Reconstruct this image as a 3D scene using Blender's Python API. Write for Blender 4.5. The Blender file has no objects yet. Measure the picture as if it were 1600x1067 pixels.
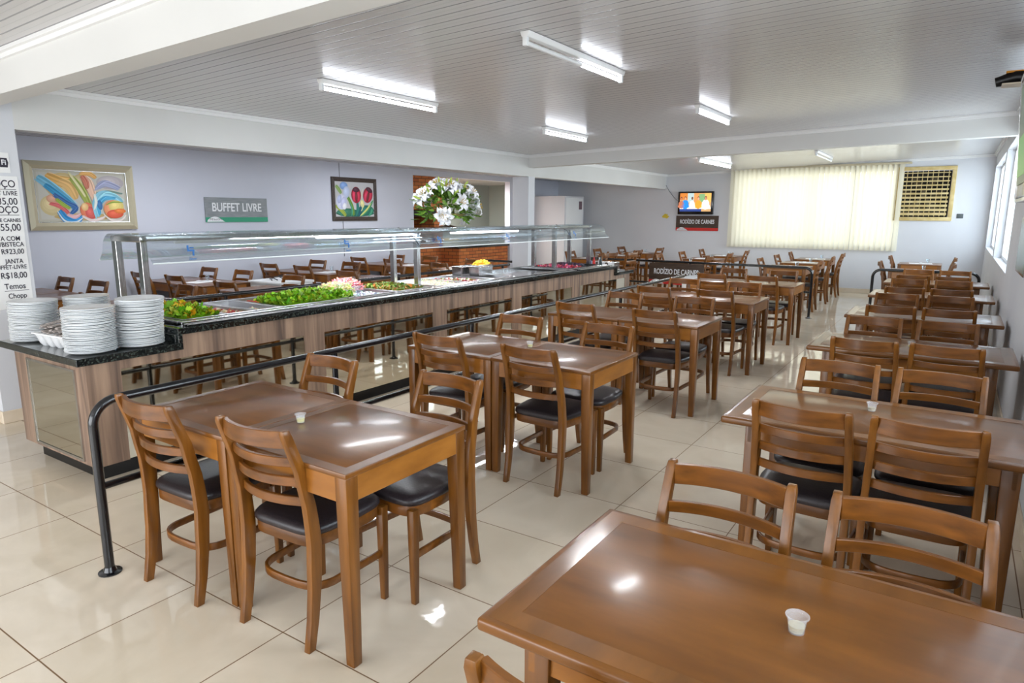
import bpy, bmesh, math, random
from mathutils import Vector, Matrix, noise
random.seed(7)
PI = math.pi
C = bpy.context.scene.collection
S = bpy.context.scene

# ------------------------------------------------------------------ camera
def make_camera():
    f, pitch, yaw, roll, H = 1041.147, 10.755, 33.575, 0.188, 1.64
    p, y, r = math.radians(pitch), math.radians(yaw), math.radians(roll)
    fw = Vector((-math.sin(y)*math.cos(p), math.cos(y)*math.cos(p), -math.sin(p)))
    rt0 = Vector((math.cos(y), math.sin(y), 0)); up0 = rt0.cross(fw)
    rt = rt0*math.cos(r)+up0*math.sin(r); up = up0*math.cos(r)-rt0*math.sin(r)
    cd = bpy.data.cameras.new('camera'); cd.sensor_width = 36; cd.lens = f/1600*36
    cd.clip_start = .05; cd.clip_end = 100
    c = bpy.data.objects.new('camera', cd); C.objects.link(c)
    m = Matrix((( rt.x, up.x, -fw.x, 0), (rt.y, up.y, -fw.y, 0), (rt.z, up.z, -fw.z, H), (0, 0, 0, 1)))
    c.matrix_world = m
    S.camera = c
make_camera()

# ------------------------------------------------------------------ world + light
def make_world():
    w = bpy.data.worlds.new('world'); S.world = w; w.use_nodes = True
    nt = w.node_tree; nt.nodes.clear()
    out = nt.nodes.new('ShaderNodeOutputWorld'); bg = nt.nodes.new('ShaderNodeBackground')
    tc = nt.nodes.new('ShaderNodeTexCoord'); sp = nt.nodes.new('ShaderNodeSeparateXYZ'); cr = nt.nodes.new('ShaderNodeValToRGB')
    nt.links.new(tc.outputs['Generated'], sp.inputs[0]); nt.links.new(sp.outputs['Z'], cr.inputs[0])
    cr.color_ramp.elements[0].position = 0.0; cr.color_ramp.elements[0].color = (.62, .62, .58, 1)
    cr.color_ramp.elements[1].position = .45; cr.color_ramp.elements[1].color = (.62, .78, 1, 1)
    e = cr.color_ramp.elements.new(.06); e.color = (1, 1, 1, 1)
    nt.links.new(cr.outputs[0], bg.inputs[0]); bg.inputs[1].default_value = 1.6
    nt.links.new(bg.outputs[0], out.inputs[0])
make_world()
S.view_settings.view_transform = 'Standard'; S.view_settings.look = 'None'
S.view_settings.gamma = 1.0; S.view_settings.use_curve_mapping = False
S.view_settings.exposure = 0.08

def area(name, loc, direction, sx, sy, power, color):
    d = bpy.data.lights.new(name, 'AREA'); d.shape = 'RECTANGLE'; d.size = sx; d.size_y = sy
    d.energy = power; d.color = color
    o = bpy.data.objects.new(name, d); C.objects.link(o); o.location = loc
    o.rotation_euler = Vector(direction).to_track_quat('-Z', 'Y').to_euler()
    return o
# daylight coming in through the windows, plus an added fill from behind
area('daylight_far_window', (-2.8, 16.75, 1.9), (0, -1, -.12), 3.5, 1.8, 56, (1, .96, .88))
area('daylight_wall_windows', (.78, 10.3, 1.85), (-1, 0, -.1), 3.0, 1.4, 110, (.85, .93, 1))
area('daylight_wall_windows', (.78, 14.1, 1.85), (-1, 0, -.1), 3.5, 1.4, 120, (.85, .93, 1))
area('daylight_side_windows', (.85, 1.9, 1.9), (-1, 0, -.12), 4.6, 1.5, 170, (.9, .95, 1))
area('added_rear_fill', (-3.6, -3.9, 1.5), (0, 1, 0), 8.5, 2.4, 330, (.93, .96, 1))  # unseen fill light added behind the camera

# ------------------------------------------------------------------ materials
def lin(c):
    return tuple(((v/255)/12.92 if v/255 <= .04045 else ((v/255+.055)/1.055)**2.4) for v in c)+(1,)
def mat(name, rgb, rough=.5, metal=0, spec=.5, coat=0, emis=None, estr=0, trans=0, ior=1.45, alpha=1):
    m = bpy.data.materials.new(name); m.use_nodes = True
    b = m.node_tree.nodes['Principled BSDF']
    b.inputs['Base Color'].default_value = lin(rgb); b.inputs['Roughness'].default_value = rough
    b.inputs['Metallic'].default_value = metal; b.inputs['Specular IOR Level'].default_value = spec
    b.inputs['Coat Weight'].default_value = coat; b.inputs['Coat Roughness'].default_value = .12
    b.inputs['IOR'].default_value = ior; b.inputs['Transmission Weight'].default_value = trans
    b.inputs['Alpha'].default_value = alpha
    if emis: b.inputs['Emission Color'].default_value = lin(emis); b.inputs['Emission Strength'].default_value = estr
    return m
def N(m, t, **k):
    n = m.node_tree.nodes.new(t)
    for a, v in k.items(): setattr(n, a, v)
    return n
def Lk(m, a, b): m.node_tree.links.new(a, b)
def noisy(m, rgb1, rgb2, scale=(5, 5, 5), nscale=1.0, detail=4, lo=.35, hi=.65, bump=0, coords='Object', rough=None):
    """two-tone noise on the base colour of material m"""
    b = m.node_tree.nodes['Principled BSDF']
    tc = N(m, 'ShaderNodeTexCoord'); mp = N(m, 'ShaderNodeMapping'); mp.inputs['Scale'].default_value = scale
    nz = N(m, 'ShaderNodeTexNoise'); nz.inputs['Scale'].default_value = nscale; nz.inputs['Detail'].default_value = detail
    cr = N(m, 'ShaderNodeValToRGB'); cr.color_ramp.elements[0].position = lo; cr.color_ramp.elements[1].position = hi
    cr.color_ramp.elements[0].color = lin(rgb1); cr.color_ramp.elements[1].color = lin(rgb2)
    Lk(m, tc.outputs[coords], mp.inputs[0]); Lk(m, mp.outputs[0], nz.inputs['Vector']); Lk(m, nz.outputs['Fac'], cr.inputs[0])
    Lk(m, cr.outputs[0], b.inputs['Base Color'])
    if bump:
        bp = N(m, 'ShaderNodeBump'); bp.inputs['Strength'].default_value = bump; bp.inputs['Distance'].default_value = .01
        Lk(m, nz.outputs['Fac'], bp.inputs['Height']); Lk(m, bp.outputs[0], b.inputs['Normal'])
    if rough:
        mr = N(m, 'ShaderNodeMapRange'); mr.inputs['To Min'].default_value = rough[0]; mr.inputs['To Max'].default_value = rough[1]
        Lk(m, nz.outputs['Fac'], mr.inputs[0]); Lk(m, mr.outputs[0], b.inputs['Roughness'])
    return m
def wood(name, c1, c2, scale, rough=.32, coat=.25):
    m = mat(name, c1, rough, coat=coat)
    noisy(m, c1, c2, scale, 1.0, 6, .3, .7)
    b = m.node_tree.nodes['Principled BSDF']
    # every object slightly lighter or darker
    oi = N(m, 'ShaderNodeObjectInfo'); mr = N(m, 'ShaderNodeMapRange'); mr.inputs['To Min'].default_value = .86; mr.inputs['To Max'].default_value = 1.12
    hs = N(m, 'ShaderNodeHueSaturation'); src = b.inputs['Base Color'].links[0].from_socket
    Lk(m, oi.outputs['Random'], mr.inputs[0]); Lk(m, mr.outputs[0], hs.inputs['Value']); Lk(m, src, hs.inputs['Color']); Lk(m, hs.outputs[0], b.inputs['Base Color'])
    return m
M = {}
M['wood_v'] = wood('amber_wood_upright', (94, 54, 12), (136, 84, 26), (30, 30, 2.2))
M['wood_h'] = wood('amber_wood_across', (88, 50, 12), (130, 78, 25), (2.2, 30, 30))
M['wood_top'] = wood('table_top_veneer', (98, 57, 12), (124, 75, 22), (3, 12, 3), .3, .36)
M['wood_apron'] = wood('table_apron_wood', (132, 80, 24), (164, 105, 40), (4, 4, 14))
M['wood_edge'] = wood('table_edge_wood', (100, 60, 16), (128, 79, 26), (12, 4, 30), .3, .36)
M['cushion'] = noisy(mat('dark_vinyl', (40, 34, 36), .36, spec=.55), (36, 31, 33), (48, 41, 44), (60, 60, 60), 2, bump=.08)
M['wall'] = noisy(mat('white_wall_paint', (214, 216, 222), .55), (212, 214, 220), (219, 221, 226), (.8, .8, .8), 1)
M['beam'] = noisy(mat('beam_paint', (216, 216, 214), .5), (213, 213, 211), (220, 220, 218), (.8, .8, .8), 1)
M['wall_left'] = noisy(mat('lilac_white_wall_paint', (204, 208, 222), .5), (202, 206, 220), (209, 212, 225), (.8, .8, .8), 1)
M['skirt'] = noisy(mat('cream_skirting_tile', (222, 206, 182), .2), (218, 200, 174), (228, 213, 192), (2, 2, 2), 3)
M['black_metal'] = mat('black_gloss_paint', (14, 15, 20), .2, coat=.5)
M['steel'] = noisy(mat('brushed_steel', (200, 200, 200), .2, 1), (176, 176, 178), (212, 212, 212), (2, 30, 2), 3)
M['steel_d'] = mat('steel_inside', (185, 185, 188), .3, 1)
M['white_plastic'] = mat('white_plastic', (236, 238, 240), .35)
M['porcelain'] = mat('white_porcelain', (248, 251, 253), .15, coat=.3)
M['paper'] = mat('white_paper', (240, 240, 240), .8)
M['fix'] = mat('lamp_fitting_enamel', (235, 235, 235), .3)
M['tube_on'] = mat('lit_tube', (255, 255, 255), .4, emis=(238, 244, 255), estr=14)
M['tube_off'] = mat('unlit_tube', (235, 236, 238), .3)
M['mirror'] = mat('mirror_glass', (205, 200, 186), .03, 1)
M['kick'] = mat('black_kick_panel', (16, 16, 18), .35)
M['dark'] = mat('dark_cavity', (24, 20, 16), .8)
M['fan_frame'] = noisy(mat('aged_cream_paint', (206, 184, 128), .45), (196, 172, 112), (214, 194, 142), (3, 3, 3), 3)
M['red'] = mat('red_print', (206, 46, 40), .4)
M['green'] = mat('green_print', (30, 150, 112), .4)
M['brown_print'] = noisy(mat('dark_brown_print', (72, 56, 46), .4), (64, 48, 40), (82, 66, 54), (3, 3, 30), 2)
M['grey_print'] = noisy(mat('grey_print', (128, 134, 138), .35), (120, 126, 130), (140, 144, 148), (3, 3, 30), 2)
M['ink'] = mat('dark_ink', (50, 46, 60), .6)
M['white_ink'] = mat('white_ink', (236, 238, 242), .5)
M['lime'] = mat('liquid_condiment', (214, 206, 120), .3)
M['packet'] = noisy(mat('cutlery_sleeve', (168, 158, 152), .6), (148, 138, 132), (196, 188, 184), (40, 40, 8), 2)
M['frame_pale'] = mat('champagne_frame', (200, 192, 166), .35, .35)
M['frame_dark'] = noisy(mat('dark_carved_frame', (60, 52, 50), .5), (46, 38, 36), (92, 80, 74), (40, 40, 40), 2, bump=.5)
M['brick'] = None
M['petal'] = mat('lily_petal', (240, 242, 248), .5)
M['stamen'] = mat('lily_stamen', (180, 150, 60), .6)
M['leaf'] = noisy(mat('leaf_green', (70, 120, 40), .5), (50, 96, 30), (128, 168, 60), (20, 20, 20), 2)
M['bud'] = mat('bud_green', (170, 190, 90), .5)
M['gold'] = mat('dull_gold', (176, 156, 104), .35, .7)
M['cable'] = mat('grey_cable', (90, 96, 104), .5)

def paint_mat(name, rough=.5, estr=0):
    m = mat(name, (255, 255, 255), rough); b = m.node_tree.nodes['Principled BSDF']
    a = N(m, 'ShaderNodeVertexColor'); a.layer_name = 'Col'; Lk(m, a.outputs[0], b.inputs['Base Color'])
    if estr: Lk(m, a.outputs[0], b.inputs['Emission Color']); b.inputs['Emission Strength'].default_value = estr
    return m
M['paint'] = paint_mat('oil_paint', .55)
M['screen'] = paint_mat('lit_screen', .3, 1.1)
M['food'] = paint_mat('food_colours', .45)

def glass_mat():
    m = bpy.data.materials.new('clear_glass'); m.use_nodes = True; nt = m.node_tree; nt.nodes.clear()
    out = nt.nodes.new('ShaderNodeOutputMaterial'); mx = nt.nodes.new('ShaderNodeMixShader')
    tr = nt.nodes.new('ShaderNodeBsdfTransparent'); tr.inputs[0].default_value = (.955, .98, .985, 1)
    gl = nt.nodes.new('ShaderNodeBsdfGlossy'); gl.inputs['Roughness'].default_value = .02; gl.inputs[0].default_value = (.9, .95, 1, 1)
    fr = nt.nodes.new('ShaderNodeLayerWeight'); fr.inputs[0].default_value = .35
    mr = nt.nodes.new('ShaderNodeMapRange'); mr.inputs['To Min'].default_value = .03; mr.inputs['To Max'].default_value = .5
    nt.links.new(fr.outputs['Fresnel'], mr.inputs[0]); nt.links.new(mr.outputs[0], mx.inputs[0])
    nt.links.new(tr.outputs[0], mx.inputs[1]); nt.links.new(gl.outputs[0], mx.inputs[2]); nt.links.new(mx.outputs[0], out.inputs[0])
    return m
M['glass'] = glass_mat()
M['plastic_clear'] = glass_mat(); M['plastic_clear'].name = 'clear_plastic'
def blind_mat():
    m = bpy.data.materials.new('cream_blind_fabric'); m.use_nodes = True; nt = m.node_tree; nt.nodes.clear()
    out = nt.nodes.new('ShaderNodeOutputMaterial'); mx = nt.nodes.new('ShaderNodeMixShader'); mx.inputs[0].default_value = .5
    d = nt.nodes.new('ShaderNodeBsdfDiffuse'); d.inputs[0].default_value = lin((232, 228, 212))
    t = nt.nodes.new('ShaderNodeBsdfTranslucent'); t.inputs[0].default_value = lin((246, 241, 224))
    nt.links.new(d.outputs[0], mx.inputs[1]); nt.links.new(t.outputs[0], mx.inputs[2]); nt.links.new(mx.outputs[0], out.inputs[0])
    return m
M['blind'] = blind_mat()
M['edge_glass'] = mat('pale_glass_edge', (236, 244, 246), .2)

# floor tile
GX, GY, TS = -2.084, 1.493, .617
def floor_mat():
    m = mat('polished_porcelain_tile', (220, 204, 180), .06, spec=.6)
    b = m.node_tree.nodes['Principled BSDF']
    tc = N(m, 'ShaderNodeTexCoord'); mp = N(m, 'ShaderNodeMapping')
    mp.inputs['Location'].default_value = (-GX+TS*40, -GY+TS*40, 0)
    br = N(m, 'ShaderNodeTexBrick', offset=0.0, squash=1.0)
    br.inputs['Scale'].default_value = 1; br.inputs['Mortar Size'].default_value = .0028; br.inputs['Mortar Smooth'].default_value = .1
    br.inputs['Brick Width'].default_value = TS; br.inputs['Row Height'].default_value = TS
    br.inputs['Color1'].default_value = lin((232, 219, 199)); br.inputs['Color2'].default_value = lin((226, 212, 190)); br.inputs['Mortar'].default_value = lin((128, 98, 68))
    nz = N(m, 'ShaderNodeTexNoise'); nz.inputs['Scale'].default_value = 2.2; nz.inputs['Detail'].default_value = 6; nz.inputs['Distortion'].default_value = 1.3
    cr = N(m, 'ShaderNodeValToRGB'); cr.color_ramp.elements[0].position = .35; cr.color_ramp.elements[1].position = .7
    cr.color_ramp.elements[0].color = (.86, .84, .80, 1); cr.color_ramp.elements[1].color = (1.0, 1.0, 1.0, 1)
    mx = N(m, 'ShaderNodeMix', data_type='RGBA', blend_type='MULTIPLY'); mx.inputs[0].default_value = .7
    Lk(m, tc.outputs['Object'], mp.inputs[0]); Lk(m, mp.outputs[0], br.inputs['Vector']); Lk(m, tc.outputs['Object'], nz.inputs['Vector'])
    Lk(m, nz.outputs['Fac'], cr.inputs[0]); Lk(m, br.outputs['Color'], mx.inputs[6]); Lk(m, cr.outputs[0], mx.inputs[7]); Lk(m, mx.outputs[2], b.inputs['Base Color'])
    mr = N(m, 'ShaderNodeMapRange'); mr.inputs['To Min'].default_value = .05; mr.inputs['To Max'].default_value = .6
    Lk(m, br.outputs['Fac'], mr.inputs[0]); Lk(m, mr.outputs[0], b.inputs['Roughness'])
    n2 = N(m, 'ShaderNodeTexNoise'); n2.inputs['Scale'].default_value = 9
    bp = N(m, 'ShaderNodeBump'); bp.inputs['Strength'].default_value = .035; bp.inputs['Distance'].default_value = .02
    Lk(m, tc.outputs['Object'], n2.inputs['Vector']); Lk(m, n2.outputs['Fac'], bp.inputs['Height']); Lk(m, bp.outputs[0], b.inputs['Normal'])
    return m
M['floor'] = floor_mat()
def ceiling_mat():
    m = mat('pvc_ceiling_planks', (188, 188, 190), .22, spec=.5)
    b = m.node_tree.nodes['Principled BSDF']
    tc = N(m, 'ShaderNodeTexCoord'); sp = N(m, 'ShaderNodeSeparateXYZ'); Lk(m, tc.outputs['Object'], sp.inputs[0])
    d = N(m, 'ShaderNodeMath', operation='DIVIDE'); d.inputs[1].default_value = .1; Lk(m, sp.outputs['Y'], d.inputs[0])
    f = N(m, 'ShaderNodeMath', operation='FRACT'); Lk(m, d.outputs[0], f.inputs[0])
    cr = N(m, 'ShaderNodeValToRGB'); e = cr.color_ramp.elements
    e[0].position = 0; e[0].color = (0, 0, 0, 1); e[1].position = 1; e[1].color = (0, 0, 0, 1)
    for p, v in ((.035, 0), (.07, 1), (.48, .93), (.5, .6), (.52, .93), (.93, 1), (.965, 0)):
        q = cr.color_ramp.elements.new(p); q.color = (v, v, v, 1)
    Lk(m, f.outputs[0], cr.inputs[0])
    mx = N(m, 'ShaderNodeMix', data_type='RGBA'); mx.inputs[6].default_value = lin((140, 140, 142)); mx.inputs[7].default_value = lin((204, 203, 204))
    Lk(m, cr.outputs[0], mx.inputs[0]); Lk(m, mx.outputs[2], b.inputs['Base Color'])
    bp = N(m, 'ShaderNodeBump'); bp.inputs['Strength'].default_value = .5; bp.inputs['Distance'].default_value = .006
    Lk(m, cr.outputs[0], bp.inputs['Height']); Lk(m, bp.outputs[0], b.inputs['Normal'])
    return m
M['ceiling'] = ceiling_mat()
def laminate_mat():
    m = mat('walnut_laminate', (150, 124, 104), .38)
    b = m.node_tree.nodes['Principled BSDF']
    tc = N(m, 'ShaderNodeTexCoord'); mp = N(m, 'ShaderNodeMapping'); mp.inputs['Scale'].default_value = (16, 16, .9)
    nz = N(m, 'ShaderNodeTexNoise'); nz.inputs['Scale'].default_value = 1; nz.inputs['Detail'].default_value = 5; nz.inputs['Distortion'].default_value = .6
    cr = N(m, 'ShaderNodeValToRGB'); e = cr.color_ramp.elements
    e[0].position = .3; e[0].color = lin((92, 76, 68)); e[1].position = .72; e[1].color = lin((172, 144, 122))
    q = e.new(.47); q.color = lin((136, 112, 96))
    Lk(m, tc.outputs['Object'], mp.inputs[0]); Lk(m, mp.outputs[0], nz.inputs['Vector']); Lk(m, nz.outputs['Fac'], cr.inputs[0]); Lk(m, cr.outputs[0], b.inputs['Base Color'])
    return m
M['laminate'] = laminate_mat()
def granite_mat():
    m = mat('speckled_dark_granite', (24, 28, 30), .08, coat=.3)
    b = m.node_tree.nodes['Principled BSDF']
    tc = N(m, 'ShaderNodeTexCoord'); v = N(m, 'ShaderNodeTexVoronoi'); v.inputs['Scale'].default_value = 110
    cr = N(m, 'ShaderNodeValToRGB'); e = cr.color_ramp.elements
    e[0].position = .0; e[0].color = lin((14, 17, 18)); e[1].position = 1; e[1].color = lin((84, 92, 84)); q = e.new(.62); q.color = lin((24, 29, 30))
    Lk(m, tc.outputs['Object'], v.inputs['Vector']); Lk(m, v.outputs['Color'], cr.inputs[0]); Lk(m, cr.outputs[0], b.inputs['Base Color'])
    return m
M['granite'] = granite_mat()
def brick_mat():
    m = mat('orange_brick', (196, 112, 58), .75)
    b = m.node_tree.nodes['Principled BSDF']
    tc = N(m, 'ShaderNodeTexCoord'); sp = N(m, 'ShaderNodeSeparateXYZ'); ad = N(m, 'ShaderNodeMath', operation='ADD'); cb = N(m, 'ShaderNodeCombineXYZ')
    Lk(m, tc.outputs['Object'], sp.inputs[0]); Lk(m, sp.outputs['X'], ad.inputs[0]); Lk(m, sp.outputs['Y'], ad.inputs[1])
    Lk(m, ad.outputs[0], cb.inputs[0]); Lk(m, sp.outputs['Z'], cb.inputs[1])
    br = N(m, 'ShaderNodeTexBrick'); br.inputs['Scale'].default_value = 1; br.inputs['Brick Width'].default_value = .23; br.inputs['Row Height'].default_value = .075
    br.inputs['Mortar Size'].default_value = .006
    br.inputs['Color1'].default_value = lin((206, 126, 66)); br.inputs['Color2'].default_value = lin((176, 96, 50)); br.inputs['Mortar'].default_value = lin((84, 60, 46))
    Lk(m, cb.outputs[0], br.inputs['Vector']); Lk(m, br.outputs['Color'], b.inputs['Base Color'])
    bp = N(m, 'ShaderNodeBump', invert=True); bp.inputs['Strength'].default_value = .6; bp.inputs['Distance'].default_value = .01
    Lk(m, br.outputs['Fac'], bp.inputs['Height']); Lk(m, bp.outputs[0], b.inputs['Normal'])
    return m
M['brick'] = brick_mat()
M['kitchen_wall'] = mat('grey_green_kitchen_wall', (150, 160, 156), .35)

# ------------------------------------------------------------------ geometry helpers
class MB:
    def __init__(s): s.v = []; s.f = []; s.mi = []; s.cols = []
    def add(s, vs, fs, mi=0, col=None):
        o = len(s.v); s.v += [tuple(x) for x in vs]; s.f += [tuple(i+o for i in q) for q in fs]; s.mi += [mi]*len(fs); s.cols += [col]*len(fs)
    def box(s, a, b, mi=0, rot=0, piv=None, col=None):
        x0, y0, z0 = a; x1, y1, z1 = b
        vs = [(x0, y0, z0), (x1, y0, z0), (x1, y1, z0), (x0, y1, z0), (x0, y0, z1), (x1, y0, z1), (x1, y1, z1), (x0, y1, z1)]
        if rot:
            px, py = piv if piv else ((x0+x1)/2, (y0+y1)/2); c, n = math.cos(rot), math.sin(rot)
            vs = [(px+(x-px)*c-(y-py)*n, py+(x-px)*n+(y-py)*c, z) for x, y, z in vs]
        s.add(vs, [(0, 3, 2, 1), (4, 5, 6, 7), (0, 1, 5, 4), (1, 2, 6, 5), (2, 3, 7, 6), (3, 0, 4, 7)], mi, col)
    def loft(s, secs, mi=0, closed=True, caps=True, col=None):
        n = len(secs[0]); o = []
        vs = [p for q in secs for p in q]; fs = []
        for i in range(len(secs)-1):
            for j in range(n if closed else n-1):
                k = (j+1) % n
                fs.append((i*n+j, i*n+k, (i+1)*n+k, (i+1)*n+j))
        if caps and closed: fs.append(tuple(range(n-1, -1, -1))); fs.append(tuple((len(secs)-1)*n+j for j in range(n)))
        s.add(vs, fs, mi, col)
    def tube(s, path, r, n=12, mi=0, caps=True, col=None):
        P = [Vector(p) for p in path]; secs = []; up = None
        for i, p in enumerate(P):
            t = (P[min(i+1, len(P)-1)]-P[max(i-1, 0)]).normalized()
            if up is None: up = Vector((0, 0, 1)) if abs(t.z) < .9 else Vector((0, 1, 0))
            a = t.cross(up).normalized(); b = a.cross(t).normalized(); up = b
            rr = r[i] if isinstance(r, (list, tuple)) else r
            secs.append([p+(a*math.cos(2*PI*k/n)+b*math.sin(2*PI*k/n))*rr for k in range(n)])
        s.loft(secs, mi, True, caps, col)
    def lathe(s, prof, c=(0, 0, 0), n=24, mi=0, col=None):
        secs = [[(c[0]+r*math.cos(2*PI*k/n), c[1]+r*math.sin(2*PI*k/n), c[2]+z) for k in range(n)] for r, z in prof]
        s.loft(secs, mi, True, True, col)
    def prism(s, poly, axis, a, b, mi=0, col=None):
        def P(u, v, w): return {'x': (w, u, v), 'y': (u, w, v), 'z': (u, v, w)}[axis]
        n = len(poly); vs = [P(u, v, a) for u, v in poly]+[P(u, v, b) for u, v in poly]
        fs = [tuple(range(n-1, -1, -1)), tuple(range(n, 2*n))]+[(i, (i+1) % n, n+(i+1) % n, n+i) for i in range(n)]
        s.add(vs, fs, mi, col)
    def bar(s, path, w, h, mi=0):
        """flat bar swept along a horizontal path; w across, h tall"""
        P = [Vector(p) for p in path]; secs = []
        for i, p in enumerate(P):
            t = (P[min(i+1, len(P)-1)]-P[max(i-1, 0)]); t.z = 0; t.normalize(); nrm = Vector((-t.y, t.x, 0))
            secs.append([p-nrm*w/2-Vector((0, 0, h/2)), p+nrm*w/2-Vector((0, 0, h/2)), p+nrm*w/2+Vector((0, 0, h/2)), p-nrm*w/2+Vector((0, 0, h/2))])
        s.loft(secs, mi)
    def mesh(s, name, mats, bevel=0, seg=2, smooth=True, angle=35):
        me = bpy.data.meshes.new(name); me.from_pydata(s.v, [], s.f)
        for m in (mats if isinstance(mats, (list, tuple)) else [mats]): me.materials.append(M[m] if isinstance(m, str) else m)
        me.polygons.foreach_set('material_index', s.mi)
        if any(c is not None for c in s.cols):
            at = me.color_attributes.new('Col', 'FLOAT_COLOR', 'CORNER')
            for p, c in zip(me.polygons, s.cols):
                for li in p.loop_indices: at.data[li].color = lin(c) if c else (1, 1, 1, 1)
        bm = bmesh.new(); bm.from_mesh(me)
        bmesh.ops.recalc_face_normals(bm, faces=bm.faces[:])
        if bevel:
            es = [e for e in bm.edges if len(e.link_faces) == 2 and e.calc_face_angle(0) > .7]
            bmesh.ops.bevel(bm, geom=es, offset=bevel, segments=seg, affect='EDGES', profile=.5, clamp_overlap=True)
        bm.to_mesh(me); bm.free()
        if smooth:
            me.polygons.foreach_set('use_smooth', [True]*len(me.polygons)); me.set_sharp_from_angle(angle=math.radians(angle))
        me.update()
        return me
    def obj(s, name, mats, parent=None, **k):
        o = bpy.data.objects.new(name, s.mesh(name, mats, **k)); C.objects.link(o)
        if parent: o.parent = parent
        return o
def put(name, me, parent=None, loc=None):
    o = bpy.data.objects.new(name, me); C.objects.link(o)
    if parent: o.parent = parent
    if loc: o.location = loc
    return o
def tag(o, label, cat, group=None, kind=None):
    o['label'] = label; o['category'] = cat
    if group: o['group'] = group
    if kind: o['kind'] = kind
    return o
def thing(name, label, cat, loc=(0, 0, 0), rz=0, group=None):
    o = bpy.data.objects.new(name, None); C.objects.link(o); o.location = loc; o.rotation_euler = (0, 0, rz); o.empty_display_size = .1
    return tag(o, label, cat, group)
def dup(root, loc, rz, label, group=None):
    r = root.copy(); C.objects.link(r); r.location = loc; r.rotation_euler = (0, 0, rz); r['label'] = label
    if group: r['group'] = group
    for ch in KIDS[root.name]:
        c = ch.copy(); C.objects.link(c); c.parent = r
        for g in KIDS.get(ch.name, ()):
            d = g.copy(); C.objects.link(d); d.parent = c
    return r
KIDS = {}
def remember(root):
    for o in bpy.data.objects:
        if o.parent == root:
            KIDS.setdefault(root.name, []).append(o)
            for q in bpy.data.objects:
                if q.parent == o: KIDS.setdefault(o.name, []).append(q)
def struct(o, label=None):
    o['kind'] = 'structure'
    return o
def text_mesh(txt, size, matl, parent, loc, rot, name='lettering', bold=0, align='CENTER', sx=1.0, extrude=.0012):
    cu = bpy.data.curves.new('t', 'FONT'); cu.body = txt; cu.size = size; cu.align_x = align; cu.align_y = 'CENTER'; cu.extrude = extrude; cu.offset = bold
    t = bpy.data.objects.new('t', cu); C.objects.link(t); bpy.context.view_layer.update()
    me = bpy.data.meshes.new_from_object(t.evaluated_get(bpy.context.evaluated_depsgraph_get()))
    bpy.data.objects.remove(t); bpy.data.curves.remove(cu)
    me.materials.clear(); me.materials.append(M[matl]); me.name = name
    me.transform(Matrix.Diagonal((sx, 1, 1, 1)))
    o = put(name, me, parent, loc); o.rotation_euler = rot
    return o
ROT_PX = (PI/2, 0, PI/2)     # reads on a face looking towards +x
ROT_NY = (PI/2, 0, 0)        # reads on a face looking towards -y

# ------------------------------------------------------------------ room shell
XR, YB, XL, XP = .43, 16.1, -9.2, -6.15      # right wall, far wall, left wall, line of the pillars
def zc(x): return 2.62+(x-XP)*.030           # the plank ceiling rises a little to the right
def ceil_panel(name, x0, x1, y0, y1, t=.04, dz=0):
    b = MB()
    vs = [(x0, y0, zc(x0)+dz), (x1, y0, zc(x1)+dz), (x1, y1, zc(x1)+dz), (x0, y1, zc(x0)+dz)]
    vs += [(x, y, z+t) for x, y, z in vs]
    b.add(vs, [(0, 1, 2, 3), (7, 6, 5, 4), (0, 4, 5, 1), (1, 5, 6, 2), (2, 6, 7, 3), (3, 7, 4, 0)])
    return struct(b.obj(name, 'ceiling', smooth=False))
b = MB(); b.box((-13, -3.6, -.05), (XR+.16, YB+.2, 0)); struct(b.obj('floor', 'floor', smooth=False))
ceil_panel('ceiling', -13, XR+.16, -3.6, YB+.2)

def slab_with_holes(name, axis, p0, p1, u0, u1, z0, z1, holes, m):
    """wall slab; holes = (u0, u1, z0, z1). axis 'x': wall plane at x in p0..p1 running along y"""
    us = sorted(set([u0, u1]+[h[0] for h in holes]+[h[1] for h in holes]))
    b = MB()
    for a, c in zip(us[:-1], us[1:]):
        segs = [(z0, z1)]
        for h in holes:
            if h[0] <= a+1e-6 and h[1] >= c-1e-6:
                n = []
                for s0, s1 in segs:
                    if h[2] > s0: n.append((s0, min(h[2], s1)))
                    if h[3] < s1: n.append((max(h[3], s0), s1))
                segs = n
        for s0, s1 in segs:
            if axis == 'x': b.box((p0, a, s0), (p1, c, s1))
            else: b.box((a, p0, s0), (c, p1, s1))
    return struct(b.obj(name, m, smooth=False))
WIN_R = [(8.55, 11.85, 1.06, 2.56), (12.15, 15.9, 1.06, 2.56), (-.6, 1.7, 1.06, 2.5), (2.1, 4.4, 1.06, 2.5)]
slab_with_holes('wall_right', 'x', XR, XR+.16, -3.6, YB+.2, 0, 2.9, WIN_R, 'wall')
WB = (-4.5, -1.15, 1.0, 2.6)
FAN = (-1.16, -.26, 1.62, 2.55)
slab_with_holes('wall_back', 'y', YB, YB+.16, XL, XR, 0, 2.9, [WB, FAN], 'wall')
OPEN = (10.27, 13.75, .0, 2.42)
slab_with_holes('wall_left', 'x', XL-.15, XL, 2.0, YB+.2, 0, 2.75, [OPEN], 'wall_left')
b = MB(); b.box((-13, 2.0, 0), (XL-.15, 2.15, 2.7)); b.box((XL-.15, 2.0, 0), (XP-.3, 2.2, 2.6)); struct(b.obj('wall_partition', 'wall', smooth=False))
b = MB(); b.box((-13.15, -3.6, 0), (-13, YB+.2, 2.7)); struct(b.obj('wall_outer', 'kitchen_wall', smooth=False))
slab_with_holes('wall_front', 'y', -3.75, -3.6, -13, XR+.16, 0, 2.9, [(-8.2, .1, .0, 2.45)], 'wall')  # unseen wall, its wide opening added to let the rear fill in
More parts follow.
